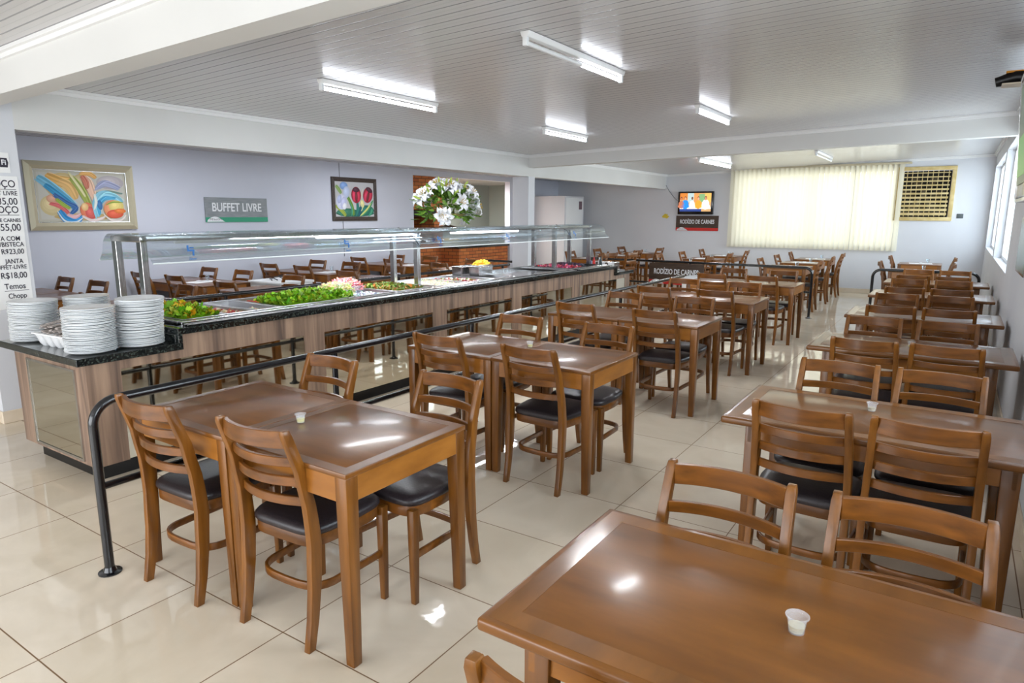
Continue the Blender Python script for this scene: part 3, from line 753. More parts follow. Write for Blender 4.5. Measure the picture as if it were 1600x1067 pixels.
for yy in (2.62, 4.05, 5.3, 6.55, 8.2):
    b = MB(); xx = -4.432-gx
    for (u, v, w, h) in ((0, 0, .05, .012), (0, .012, .012, .03), (.03, -.03, .012, .03), (.02, .02, .03, .008), (.0, -.055, .05, .006)):
        b.box((xx-(v)*.35, yy-gy+u, 1.385-gz+v), (xx+.004-(v)*.35, yy-gy+u+w, 1.385-gz+v+h))
    b.obj('sticker', 'blue_sticker', gd, smooth=False)
b = MB(); b.tube([(-4.6-gx, 4.9-gy, zt+.01-gz), (-4.45-gx, 4.95-gy, 1.43-gz), (-4.42-gx, 5.02-gy, 1.33-gz)], .004, 6); b.obj('cable', 'kick', gd)
b = MB(); b.tube([(-4.6-gx, 8.0-gy, zt+.01-gz), (-4.45-gx, 8.05-gy, 1.43-gz), (-4.42-gx, 8.12-gy, 1.33-gz)], .004, 6); b.obj('cable', 'kick', gd)

# ------------------------------------------------------------------ food pans and food
def pan(x0, y0, x1, y1, z, depth, label, mtl='steel_d'):
    t = thing('food_pan', label, 'food pan', (x0, y0, z-depth)); w, l = x1-x0, y1-y0
    b = MB(); i, r = .012, .018
    outer = lambda e, zz: [(e, e, zz), (w-e, e, zz), (w-e, l-e, zz), (e, l-e, zz)]
    b.loft([outer(r+.012, 0), outer(r, depth-.004), outer(0, depth-.004), outer(0, depth), outer(r+.004, depth), outer(r+.016, .006)])
    b.obj('pan_body', mtl, t, bevel=.002, seg=1, angle=30)
    return t
def heap(name, x0, y0, x1, y1, z, h, cols, n, size, label, cat, shape='bit', mound=True, seed=1):
    rnd = random.Random(seed); b = MB()
    # base mass
    nx, ny = 8, 14; vs = []; cx, cy = (x0+x1)/2, (y0+y1)/2
    for i in range(nx+1):
        for j in range(ny+1):
            u, v = i/nx*2-1, j/ny*2-1; e = max(0, 1-max(abs(u), abs(v))**4)
            vs.append((cx+u*(x1-x0)/2, cy+v*(y1-y0)/2, z+(h*.7*e*(.75+.25*noise.noise(Vector((u*3+seed, v*3, 0)))) if mound else .004)))
    base = len(vs); vs += [(x, y, z-.02) for x, y, _ in vs]; fs = []
    W = ny+1
    for i in range(nx):
        for j in range(ny): a = i*W+j; fs.append((a, a+W, a+W+1, a+1))
    b.add(vs, fs, 0, cols[0])
    for k in range(n):
        u, v = rnd.uniform(-.93, .93), rnd.uniform(-.95, .95); e = max(0, 1-max(abs(u), abs(v))**4)
        px, py, pz = cx+u*(x1-x0)/2, cy+v*(y1-y0)/2, z+h*.7*e*rnd.uniform(.5, 1.15)+size*.2
        c = cols[rnd.randrange(len(cols))]; c = tuple(max(0, min(255, int(q*rnd.uniform(.85, 1.12)))) for q in c)
        if shape == 'leaf':
            a, tl = rnd.uniform(0, 2*PI), rnd.uniform(.1, 1.2); s = size*rnd.uniform(.6, 1.2); pts = []; m = 7
            d1 = Vector((math.cos(a)*math.cos(tl), math.sin(a)*math.cos(tl), math.sin(tl))); d2 = Vector((-math.sin(a), math.cos(a), rnd.uniform(-.3, .3)))
            P0 = Vector((px, py, pz)); rows = []
            for q in range(4):
                tq = q/3; wq = (.35, .8, 1, .55)[q]
                rows.append([P0+d1*s*tq*1.3+d2*s*wq*uu*.6+Vector((0, 0, s*.16*math.sin(5*uu+q*2+k))) for uu in (-1, -.5, 0, .5, 1)])
            b.loft(rows, 0, closed=False, caps=False, col=c)
        elif shape == 'stick':
            a = rnd.uniform(0, PI); s = size*rnd.uniform(.6, 1.3); d1 = Vector((math.cos(a), math.sin(a), rnd.uniform(-.2, .7)))*s
            P0 = Vector((px, py, pz)); b.tube([P0-d1*.5, P0, P0+d1*.5], [size*.14, size*.2, size*.12], 5, 0, True, c)
        else:
            s = size*rnd.uniform(.5, 1.1); m = Matrix.Rotation(rnd.uniform(0, 3), 3, Vector((rnd.random(), rnd.random(), rnd.random()+.1)).normalized())
            vv = [m @ Vector(p)*s*.5+Vector((px, py, pz)) for p in ((1, 0, 0), (-1, 0, 0), (0, 1, 0), (0, -1, 0), (0, 0, .8), (0, 0, -.8))]
            b.add(vv, [(0, 2, 4), (2, 1, 4), (1, 3, 4), (3, 0, 4), (2, 0, 5), (1, 2, 5), (3, 1, 5), (0, 3, 5)], 0, c)
    o = b.obj(name, 'food', None, angle=60); tag(o, label, cat, kind='stuff'); return o
GR = [(130, 176, 30), (160, 204, 44), (108, 158, 30), (180, 216, 60)]
px0, px1 = -5.07, -4.365
pans = [(2.50, 2.83), (2.84, 3.08), (3.09, 3.33), (3.34, 4.0), (4.01, 4.62), (4.63, 5.12), (5.22, 5.72), (5.73, 6.2), (6.21, 6.62)]
nm = ['lettuce with yellow fruit', 'onion salad', 'palm hearts', 'bright green lettuce', 'crushed ice', 'green vegetable mix', 'white rice', 'beet salad', 'a little grey sauce']
for (y0, y1), s_ in zip(pans, nm): pan(px0, y0, px1, y1, zr+.004, .08, 'steel pan set in the buffet well holding %s' % s_)
xa, xb = px0+.04, px1-.03
heap('lettuce_salad', xa, 2.53, xb, 2.82, .91, .075, GR+[(226, 190, 40), (236, 170, 30)], 420, .036, 'leafy green salad with orange and yellow pieces at the near end', 'salad', 'leaf', seed=2)
heap('onion_salad', xa, 2.87, xb, 3.06, .89, .03, [(216, 196, 170), (200, 60, 60), (232, 214, 196), (190, 90, 80)], 260, .03, 'pink and white onion salad in the second buffet pan', 'salad', 'stick', seed=3)
heap('palm_hearts', xa+.3, 3.12, xb, 3.31, .88, .025, [(222, 214, 186), (206, 198, 166)], 90, .03, 'pale palm-heart slices left in the third buffet pan', 'salad', seed=4)
heap('tomato_slices', xa, 3.37, xa+.26, 3.98, .89, .03, [(220, 96, 60), (230, 150, 90), (214, 70, 50)], 140, .035, 'orange-red tomato slices behind the bright lettuce', 'salad', seed=14)
heap('lettuce', xa+.24, 3.36, xb, 4.12, .91, .085, GR, 900, .036, 'heap of bright green curly lettuce in the middle of the salad pans', 'lettuce', 'leaf', seed=5)
heap('crushed_ice', xa, 4.14, xb, 4.60, .89, .02, [(196, 200, 206), (150, 156, 164), (226, 232, 238)], 240, .03, 'crushed ice around the two glass bowls', 'ice', seed=6)
heap('vegetable_mix', xa, 4.66, xb, 5.10, .895, .05, [(96, 130, 46), (140, 150, 60), (170, 112, 46), (84, 112, 40)], 520, .028, 'chopped green vegetable mix beside the second pair of posts', 'salad', 'leaf', seed=7)
heap('rice', xa, 5.25, xb, 5.69, .89, .075, [(232, 224, 200), (240, 234, 216), (222, 212, 184)], 900, .013, 'heap of white rice just past the second pair of posts', 'rice', seed=8)
heap('beet_salad', xa, 5.76, xb, 6.17, .885, .04, [(150, 24, 40), (190, 40, 60), (110, 150, 40), (228, 220, 210), (228, 220, 210)], 260, .035, 'dark red beet salad with green garnish', 'salad', seed=10)
# glass bowls on the ice
for (x, y, cols, lab, sd) in ((-4.66, 4.12, [(236, 226, 178), (226, 212, 150), (240, 234, 200)], 'glass bowl of pale yellow macaroni salad standing on the ice', 11), (-4.86, 4.42, [(232, 150, 150), (240, 180, 170), (214, 110, 116)], 'glass bowl of pink shrimp sticking up, behind the macaroni bowl', 12)):
    t = thing('glass_bowl', lab, 'bowl', (x, y, .895))
    b = MB(); b.lathe([(.07, 0), (.14, .015), (.17, .07), (.175, .085), (.168, .085), (.135, .02), (.065, .006)], n=32); b.obj('bowl_glass', 'glass', t)
    h_ = heap('macaroni_salad' if sd == 11 else 'shrimp', x-.13, y-.13, x+.13, y+.13, .93, .12, cols, 420, .045, 'pale yellow macaroni heaped in the nearer glass bowl' if sd == 11 else 'pink shrimp tails heaped in the rear glass bowl', 'salad' if sd == 11 else 'shrimp', 'stick', seed=sd)
# hot section: large water bath + two deep pans with fries
def deep(x, y, lab):
    t = thing('deep_pan', lab, 'food container', (x, y, .927)); w, l, d = .16, .30, .105
    b = MB(); O = lambda e, z: [(e, e, z), (w-e, e, z), (w-e, l-e, z), (e, l-e, z)]
    b.loft([O(.012, 0), O(.006, d-.004), O(-.006, d-.004), O(-.006, d), O(.012, d), O(.018, .006)]); b.obj('container_body', 'steel', t, bevel=.002, seg=1)
    return t
deep(-5.03, 6.25, 'empty deep steel container standing on the buffet rim near the fries')
deep(-4.84, 6.34, 'deep steel container beside the container of fries, in front of the empty one')
deep(-5.03, 6.60, 'deep steel container heaped with golden fries on the buffet rim')
heap('fries', -5.01, 6.63, -4.89, 6.87, 1.0, .085, [(238, 186, 40), (246, 204, 70), (226, 164, 30)], 260, .05, 'golden yellow fries heaped over a steel container', 'fries', 'stick', seed=15)
# shallow dishes at the far end
pan(px0, 8.05, px1, 8.5, zr+.004, .05, 'dark pan of sweets at the far end of the buffet well', 'kick')
pan(px0, 8.52, px1, 8.93, zr+.004, .05, 'dark pan of bottled sauces at the far end of the buffet well', 'kick')
heap('sweets', px0+.04, 8.08, px1-.03, 8.48, .90, .05, [(200, 60, 120), (150, 30, 60), (230, 180, 190), (220, 60, 60), (90, 40, 80)], 220, .04, 'heap of pink and red wrapped sweets at the far end of the buffet', 'sweets', seed=16)
heap('dark_olives', px0+.04, 8.55, px1-.2, 8.9, .90, .05, [(50, 40, 60), (80, 30, 50), (60, 70, 90), (110, 60, 90)], 200, .035, 'dark olives and raisins in the last buffet pan', 'olives', seed=17)
for k, (x, y, c) in enumerate(((-4.6, 9.05, (60, 80, 170)), (-4.52, 9.02, (210, 50, 50)), (-4.45, 9.06, (230, 230, 230)), (-4.40, 9.0, (40, 50, 50)))):
    M['btl%d' % k] = mat('bottle_plastic', c, .3)
    b = MB(); b.lathe([(.02, 0), (.022, .01), (.022, .06), (.010, .085), (.008, .1), (.012, .1), (.012, .115), (.001, .118)], n=16)
    o = b.obj('sauce_bottle', 'btl%d' % k); o.location = (x, y, zhi+.042 if y > 9.0 else zr); tag(o, '%s sauce bottle at the far end of the counter' % ['blue', 'red', 'white', 'dark green'][k], 'bottle', 'sauce bottles at the far end of the buffet')
for k in range(3):
    t = thing('napkin_holder', '%s steel napkin holder with white napkins on the low far end of the counter' % ['front', 'middle', 'rear'][k], 'napkin holder', (-4.36-.17*k, 9.36+.03*k, zlow+.045), 0, 'napkin holders at the far end')
    b = MB(); b.box((-.06, -.09, 0), (.06, .09, .01)); b.box((-.06, -.09, 0), (-.055, .09, .13)); b.box((.055, -.09, 0), (.06, .09, .13)); b.obj('holder', 'steel', t, bevel=.002, seg=1)
    b = MB()
    for q in range(10): b.box((-.05+q*.01, -.085, .01), (-.042+q*.01, .085, .12+.004*(q % 3)))
    b.obj('napkins', 'paper', t, smooth=False)['kind'] = 'stuff'

# ------------------------------------------------------------------ plates
b = MB(); b.lathe([(.08, 0), (.09, .0), (.130, .0115), (.140, .0165), (.141, .0185), (.136, .0185), (.09, .006), (.001, .0045)], n=44)
plate_me = b.mesh('plate', 'porcelain', angle=50)
def stack(x, y, n, pitch, lean, label, group, z0=zlow+.045):
    for k in range(n):
        o = put('dinner_plate', plate_me); a = random.uniform(0, 6)
        tl = lean*(k/n)
        o.location = (x+jit(.0022)+lean*.10*(k/n)*.6, y+jit(.0022)+lean*.2*(k/n)**2, z0+k*pitch)
        o.rotation_euler = (jit(.012), jit(.012)+tl*.25, a)
        tag(o, label, 'plate', group)
Z0 = zlow+.0455
stack(-4.35, 1.905, 30, .009, 0, 'white plate in the front corner stack at the near end of the buffet', 'plates in the front corner stack')
stack(-4.325, 2.188, 33, .009, .10, 'white plate in the leaning stack beside the granite step', 'plates in the leaning stack')
stack(-5.085, 1.895, 28, .0092, .03, 'white plate in the leftmost stack, behind the cutlery tray', 'plates in the leftmost stack')
stack(-4.99, 2.19, 29, .0092, .0, 'white plate in the rear stack behind the front corner stack', 'plates in the rear stack')

# cutlery tray
tr = thing('cutlery_tray', 'white four-compartment plastic tray between the plate stacks', 'tray', (-4.86, 1.80, zlow+.0455), math.radians(4))
b = MB()
for k in range(4):
    x = k*.088
    b.loft([[(x+.044+(.030+.009*q)*math.copysign(abs(math.cos(a))**.5, math.cos(a)), .13+(.10+.014*q)*math.copysign(abs(math.sin(a))**.5, math.sin(a)), [0, .02, .06, .085][q]) for a in [2*PI*j/20 for j in range(20)]] for q in range(4)]+
           [[(x+.044+(.032+.004*q)*math.copysign(abs(math.cos(a))**.5, math.cos(a)), .13+(.10+.008*q)*math.copysign(abs(math.sin(a))**.5, math.sin(a)), [.085, .01][1-q]) for a in [2*PI*j/20 for j in range(20)]] for q in (1, 0)])
b.obj('compartment_tray', 'white_plastic', tr, angle=50)
b = MB()
b.box((-.012, -.012, .078), (.364, .006, .088)); b.box((-.012, .254, .078), (.364, .272, .088)); b.box((-.012, .0, .078), (.004, .26, .088)); b.box((.348, 0, .078), (.364, .26, .088))
for k in (1, 2, 3): b.box((k*.088-.006, 0, .078), (k*.088+.006, .26, .088))
b.obj('rim', 'white_plastic', tr, bevel=.003)
for k in range(28):
    b = MB(); b.box((-.014, -.115, -.003), (.014, .115, .003)); 
    if k == 0: pk = b.mesh('packet', 'packet', bevel=.001, seg=1)
    o = put('cutlery_packet', pk); c = k % 4; lay = k//4
    o.location = (-4.86+.044+c*.088+jit(.015), 1.93+jit(.01)+lay*.004, zlow+.0455+.085+lay*.0095+(.012 if lay % 2 else 0)); o.rotation_euler = (.14+jit(.05), jit(.3), math.radians(4)+jit(.22))
    tag(o, 'paper-sleeved cutlery set lying in the white compartment tray', 'cutlery', 'cutlery sets in the tray')

# ------------------------------------------------------------------ lilies on the guard
va = thing('lily_arrangement', 'large bouquet of white lilies in a gold bowl on a turned pedestal above the buffet', 'flower arrangement', (-4.75, 5.86, zt))
b = MB(); b.lathe([(.10, 0), (.10, .008), (.06, .014), (.03, .022), (.022, .03), (.034, .036), (.02, .042), (.034, .05), (.02, .058), (.034, .066), (.02, .072), (.03, .08), (.05, .085), (.01, .085)], n=28)
b.obj('pedestal', mat('dark_turned_wood', (70, 46, 36), .4), va)
b = MB(); b.lathe([(.04, .085), (.15, .10), (.21, .14), (.215, .145), (.20, .145), (.14, .115), (.03, .095)], n=32); o = b.obj('bowl', 'gold', va); o.scale = (.8, 1.15, 1)
def lily_mesh():
    b = MB()
    for k in range(6):
        a = k*PI/3; d = Vector((math.cos(a), math.sin(a), 0)); s = Vector((-math.sin(a), math.cos(a), 0)); rows = []
        for q in range(7):
            t = q/6; r = .012+.105*t; z = .055*math.sin(t*2.2)+.01; z = .05*math.sin(min(1, t*1.25)*PI*.62)-(.05*(t-.7)**2*6 if t > .7 else 0)
            w = (.010, .018, .026, .029, .025, .014, .001)[q]*(1.15 if k % 2 else .9)
            c = d*r+Vector((0, 0, z)); rows.append([c-s*w+Vector((0, 0, w*.35)), c, c+s*w+Vector((0, 0, w*.35))])
        b.loft(rows, 0, closed=False, caps=False)
    for k in range(6):
        a = k*PI/3+.4; b.tube([(0, 0, .01), (.018*math.cos(a), .018*math.sin(a), .05), (.03*math.cos(a), .03*math.sin(a), .075)], [.0018, .0018, .004], 5, 1)
    return b.mesh('lily', ['petal', 'stamen'], angle=70)
lm = lily_mesh(); rnd = random.Random(5)
for k in range(36):
    u = rnd.uniform(-1, 1); ph = rnd.uniform(0, 2*PI)
    a = rnd.uniform(-1.0, 1.0)*1.5
    # points on an ellipsoid shell, mostly on the side facing the dining room
    th = rnd.uniform(-.45, 1.45); az = rnd.uniform(-1.75, 1.75) if k % 5 else rnd.uniform(1.8, 4.4)
    d = Vector((math.cos(th)*math.cos(az), math.cos(th)*math.sin(az), math.sin(th)))
    p = Vector((d.x*.2+jit(.04), d.y*.44+jit(.05), .20+d.z*.24+jit(.03)))
    o = put('lily', lm, va, p); o.rotation_euler = (d+Vector((jit(.35), jit(.35), jit(.2)))).to_track_quat('Z', 'Y').to_euler(); o.scale = (rnd.uniform(.78, 1.1),)*3
b = MB()
for k in range(420):
    th = rnd.uniform(-.6, 1.5); az = rnd.uniform(0, 2*PI); q = rnd.uniform(.5, 1.05)
    d = Vector((math.cos(th)*math.cos(az), math.cos(th)*math.sin(az), math.sin(th))); p = Vector((d.x*.2*q, d.y*.46*q, .20+d.z*.24*q))
    dd = (d+Vector((jit(.8), jit(.8), jit(.6)))).normalized(); sd = dd.cross(Vector((jit(1), jit(1), 1))).normalized(); L = rnd.uniform(.05, .11); w = L*rnd.uniform(.16, .3)
    rows = [[p+dd*L*t-sd*w*ww, p+dd*L*t+Vector((0, 0, .004)), p+dd*L*t+sd*w*ww] for t, ww in ((0, .2), (.35, 1), (.7, .8), (1, .05))]
    b.loft(rows, 0, closed=False, caps=False)
b.obj('foliage', 'leaf', va, angle=70)['kind'] = 'stuff'
for k in range(14):
    th = rnd.uniform(.2, 1.3); az = rnd.uniform(-1.8, 1.8); d = Vector((math.cos(th)*math.cos(az), math.cos(th)*math.sin(az), math.sin(th))); p = Vector((d.x*.21, d.y*.47, .22+d.z*.27))
    b = MB(); b.tube([p-d*.03, p, p+d*.04, p+d*.075], [.004, .012, .013, .003], 8); b.obj('bud', 'bud', va)

# ------------------------------------------------------------------ pictures and signs
def picture_frame(t, w, h, fw, depth, m, m2=None):
    """frame lying in the local y-z plane, looking towards +x, centred at origin"""
    b = MB(); a = [(-w/2, -h/2), (w/2, -h/2), (w/2, h/2), (-w/2, h/2)]; i = [(u*(1-2*fw/w), v*(1-2*fw/h)) for u, v in a]
    mid = [(u*(1-fw/w), v*(1-fw/h)) for u, v in a]
    secs = [[(0.0, u, v) for u, v in a], [(depth*.6, u, v) for u, v in a], [(depth, u, v) for u, v in mid], [(depth*.4, u, v) for u, v in i], [(0, u, v) for u, v in i]]
    b.loft(secs, caps=False); b.obj('frame', m, t, bevel=0, angle=20)
def stroke(b, pts, w, col, lay, x0=.012):
    """tapering brush stroke on the canvas; pts in (y, z)"""
    P = [Vector(p) for p in pts]; Q = []
    for i in range(len(P)-1):       # subdivide, Catmull-like
        p0, p1, p2, p3 = P[max(i-1, 0)], P[i], P[i+1], P[min(i+2, len(P)-1)]
        for k in range(6):
            t = k/6; Q.append(.5*((2*p1)+(-p0+p2)*t+(2*p0-5*p1+4*p2-p3)*t*t+(-p0+3*p1-3*p2+p3)*t**3))
    Q.append(P[-1]); n = len(Q); rows = []
    for i, q in enumerate(Q):
        tn = (Q[min(i+1, n-1)]-Q[max(i-1, 0)]).normalized(); nn = Vector((-tn.y, tn.x)); ww = w*math.sin(PI*(.04+.92*i/(n-1)))**.7/2
        rows.append([(x0+lay, q.x-nn.x*ww, q.y-nn.y*ww), (x0+lay, q.x+nn.x*ww, q.y+nn.y*ww)])
    b.loft(rows, 0, closed=False, caps=False, col=col)
def ell(b, cy, cz, ry, rz_, col, lay, rot=0, x0=.012, n=22):
    c, s = math.cos(rot), math.sin(rot); vs = [(x0+lay, cy+ry*math.cos(a)*c-rz_*math.sin(a)*s, cz+ry*math.cos(a)*s+rz_*math.sin(a)*c) for a in [2*PI*k/n for k in range(n)]]
    b.add(vs, [tuple(range(n))], 0, col)
# abstract painting : 1.24 x .82, centre (XL, 4.14, 1.85)
t = thing('painting', 'abstract painting of blue, orange and pink swirls in a wide champagne frame', 'painting', (XL, 4.135, 1.845))
W, Hh = 1.25, .815
picture_frame(t, W, Hh, .10, .05, 'frame_pale')
b = MB(); b.box((.0, -W/2+.09, -Hh/2+.09), (.012, W/2-.09, Hh/2-.09), col=(196, 192, 176))
iw, ih = W-.2, Hh-.2
def pp(u, v): return ((u-.5)*iw, (.5-v)*ih)      # u,v from the top left of the canvas
b.box((.012, -iw/2+.03, -ih/2+.03), (.0124, iw/2-.03, ih/2-.03), col=(202, 200, 190))
lay = [.0005]
def st(pts, w, col, soft=True):
    P = [pp(*p) for p in pts]; lay[0] += .00012; stroke(b, P, w*ih, col, lay[0])
    if not soft or w < .05: return
    for q, (off, ww, dv) in enumerate(((-.3, .3, 12), (.22, .44, -12), (.05, .22, 20), (.42, .10, 40))):
        lay[0] += .00006; o_ = off*w*ih; c_ = tuple(max(0, min(255, v+dv)) for v in col)
        stroke(b, [(y_+o_*.7, z_+o_*.7) for y_, z_ in P], w*ih*ww, c_, lay[0])
def el(u, v, ru, rv, col, rot=0):
    y_, z_ = pp(u, v)
    for k_, dv in ((1, 0), (.78, 9), (.52, 18), (.28, 28)):
        lay[0] += .00006; ell(b, y_-(1-k_)*ru*iw*.3, z_+(1-k_)*rv*ih*.3, ru*iw*k_, rv*ih*k_, tuple(max(0, min(255, v_+dv)) for v_ in col), lay[0], rot)
el(.3, .3, .2, .26, (206, 184, 130)); el(.16, .68, .13, .2, (208, 190, 140)); el(.5, .9, .34, .07, (198, 170, 110)); el(.82, .2, .16, .14, (184, 176, 180)); el(.5, .25, .12, .2, (196, 178, 130)); el(.2, .55, .1, .1, (214, 160, 130))
st([(.12, .1), (.25, .2), (.38, .25), (.44, .42)], .22, (218, 168, 86)); st([(.25, .2), (.36, .3), (.42, .55)], .2, (224, 180, 110))
st([(.03, .14), (.14, .28), (.28, .5), (.4, .72)], .2, (110, 178, 206)); st([(.1, .28), (.22, .45), (.36, .66)], .14, (36, 140, 190)); st([(.18, .46), (.3, .62), (.4, .72), (.33, .86)], .12, (44, 96, 160))
st([(.22, .78), (.28, .94), (.38, .99), (.47, .88)], .16, (40, 140, 206)); st([(.2, .78), (.27, .98), (.39, 1.0), (.48, .9)], .035, (226, 236, 240))
st([(.13, .64), (.24, .70), (.32, .84)], .09, (212, 96, 96)); st([(.3, .85), (.38, .9), (.45, .84)], .08, (226, 180, 186)); st([(.2, .55), (.27, .66), (.34, .74)], .08, (150, 176, 60))
st([(.38, .12), (.48, .35), (.56, .72)], .16, (156, 168, 74)); st([(.36, .02), (.46, .3), (.52, .5)], .05, (226, 220, 170))
el(.53, .78, .085, .17, (224, 120, 84), .2); el(.56, .82, .06, .13, (214, 90, 84), .2); st([(.46, .88), (.56, .97), (.68, .93), (.72, .88)], .06, (234, 214, 210)); el(.5, .7, .04, .08, (232, 190, 130))
st([(.5, .1), (.57, .2), (.6, .4), (.62, .55)], .17, (228, 186, 160)); st([(.5, .08), (.54, .2), (.55, .34)], .12, (196, 112, 86)); st([(.48, .05), (.58, .03), (.66, .12)], .1, (222, 168, 90))
st([(.64, .34), (.76, .22), (.92, .32)], .14, (158, 164, 196)); st([(.64, .42), (.78, .38), (.95, .42)], .05, (110, 140, 130))
st([(.64, .9), (.63, .68), (.7, .48), (.82, .48), (.93, .62)], .2, (140, 204, 226)); st([(.66, .86), (.66, .66), (.74, .52), (.86, .52)], .1, (70, 166, 210)); el(.67, .66, .03, .1, (48, 110, 170), .1)
el(.83, .74, .12, .19, (232, 150, 104), .1); el(.86, .68, .09, .12, (226, 206, 120), .1); el(.84, .84, .1, .09, (220, 90, 60), .05); el(.9, .78, .07, .05, (228, 120, 50)); st([(.74, .66), (.82, .6), (.95, .6)], .03, (140, 170, 60))
st([(.7, .84), (.78, .96), (.9, .97), (.97, .86)], .04, (238, 228, 222)); st([(.62, .44), (.63, .6), (.6, .76)], .06, (224, 232, 226))
b.obj('canvas', 'paint', t, smooth=False)
b = MB()
for q in ((-iw/2-.006, -ih/2-.006, iw/2+.006, -ih/2), (-iw/2-.006, ih/2, iw/2+.006, ih/2+.006), (-iw/2-.006, -ih/2, -iw/2, ih/2), (iw/2, -ih/2, iw/2+.006, ih/2)): b.box((.012, q[0], q[1]), (.024, q[2], q[3]))
b.obj('inner_fillet', 'steel', t, smooth=False)
# tulip painting : y 8.17..9.24
t = thing('painting', 'tulip painting with two red tulips and white ones in a dark frame', 'painting', (XL, 8.69, 1.905))
W, Hh = 1.08, .76
picture_frame(t, W, Hh, .075, .04, 'frame_dark')
iw, ih = W-.15, Hh-.15
b = MB(); b.box((0, -iw/2, -ih/2), (.012, iw/2, ih/2), col=(196, 196, 200)); lay = [.0005]
el(.5, .9, .5, .1, (20, 92, 84)); el(.78, .82, .22, .16, (24, 104, 90)); el(.3, .88, .28, .12, (40, 104, 80))
for (a, c_, w, col) in (((.0, .68), (.25, .98), .12, (150, 168, 60)), ((.3, .4), (.46, .96), .12, (96, 140, 50)), ((.98, .52), (.66, .98), .1, (70, 150, 100)), ((.92, .6), (.62, .98), .06, (200, 210, 120)), ((.03, .85), (.15, .98), .08, (50, 120, 100)), ((.55, .55), (.52, .98), .12, (24, 110, 100)), ((.66, .6), (.58, .98), .1, (14, 80, 100)), ((.36, .6), (.40, .98), .05, (60, 150, 120)), ((.94, .75), (.85, .98), .1, (60, 150, 116))):
    st([a, ((a[0]+c_[0])/2+.03, (a[1]+c_[1])/2), c_], w, col)
el(.22, .12, .1, .11, (120, 156, 210)); st([(.02, .12), (.09, .22), (.15, .34)], .12, (130, 160, 90))
el(.28, .3, .085, .17, (184, 196, 224), -.2); el(.15, .58, .135, .22, (206, 210, 232), -.3); el(.2, .6, .07, .18, (186, 190, 222), -.35); el(.1, .5, .05, .13, (170, 180, 214), -.3); el(.22, .7, .05, .1, (226, 228, 238), -.3)
for cx_, cy_, r_ in ((.53, .37, 0), (.84, .36, .35)):
    el(cx_, cy_, .125, .24, (150, 30, 48), -r_); el(cx_-.05, cy_+.03, .05, .17, (206, 48, 84), -r_); el(cx_+.055, cy_+.03, .045, .17, (196, 40, 70), -r_); el(cx_, cy_+.05, .035, .15, (110, 30, 40), -r_); el(cx_+(.04 if r_ else 0), cy_-.15, .09, .07, (70, 26, 44), -r_*1.2)
el(.68, .62, .05, .12, (222, 214, 150), .2); st([(.66, .5), (.68, .3), (.72, .18)], .04, (224, 214, 190)); st([(.67, .62), (.68, .75), (.64, .84)], .04, (210, 220, 160))
b.obj('canvas', 'paint', t, smooth=False)
b = MB(); b.tube([(.008, -.34, Hh/2), (.008, -.34, .62)], .004, 6); b.obj('hanging_wire', 'cable', t)
b = MB(); b.tube([(XL+.006, 8.39, .9), (XL+.006, 8.39, 1.52)], .005, 6); tag(b.obj('wall_cable', 'cable'), 'thin grey cable running down the wall below the tulip painting', 'cable')

def board(label, loc, rz, w, h, base, stripe, txt, size, tsx=.8, bold=.0028, tint='white_ink'):
    t = thing('sign_board', label, 'sign', loc, rz)      # lies in local x-z plane, looks towards -y
    b = MB(); b.box((-w/2, 0, -h/2), (w/2, .012, h/2)); b.obj('panel', base, t, bevel=.001, seg=1)
    b = MB(); b.box((-w/2, -.0015, -h/2), (w/2, .001, -h/2+h*.2)); b.obj('stripe', stripe, t, smooth=False)
    b = MB(); n = 12
    poly = [(-w/2+.02, -h/2+.006)]+[(-w/2+.03+.24*k/n*w/1.04, -h/2+.006+h*.21*math.sin(PI*(.12+.8*k/n))) for k in range(n+1)]+[(-w/2+.3*w/1.04, -h/2+.006)]
    b.prism(poly, 'y', -.003, -.001); b.obj('emblem', 'white_ink', t, smooth=False)
    b = MB()
    for k in range(6): cx_ = -w/2+.075+.032*k; b.tube([(cx_+.011*math.cos(a), -.0035, -h/2+.042+.012*math.sin(a)) for a in [2*PI*q/8*.8+k for q in range(8)]], .0028, 5)
    b.obj('emblem_script', 'ink', t)
    text_mesh(txt, size, tint, t, (0, -.002, h*.09), (PI/2, 0, 0), 'lettering', bold, sx=tsx)
    return t
bd = board('grey BUFFET LIVRE board with green stripe on the picture wall', (XL+.014, 6.285, 1.70), PI/2, 1.06, .36, 'grey_print', 'green', 'BUFFET LIVRE', .175)
board('brown RODÍZIO DE CARNES board with red stripe on the back wall', (-5.33, YB-.014, 1.455), 0, 1.04, .36, 'brown_print', 'red', 'RODÍZIO DE CARNES', .132, tsx=.66)
board('brown RODÍZIO DE CARNES board hung on the cross railing', (-4.2, 11.655, .60), math.radians(-1.8), 1.03, .38, 'brown_print', 'red', 'RODÍZIO DE CARNES', .132, tsx=.66)

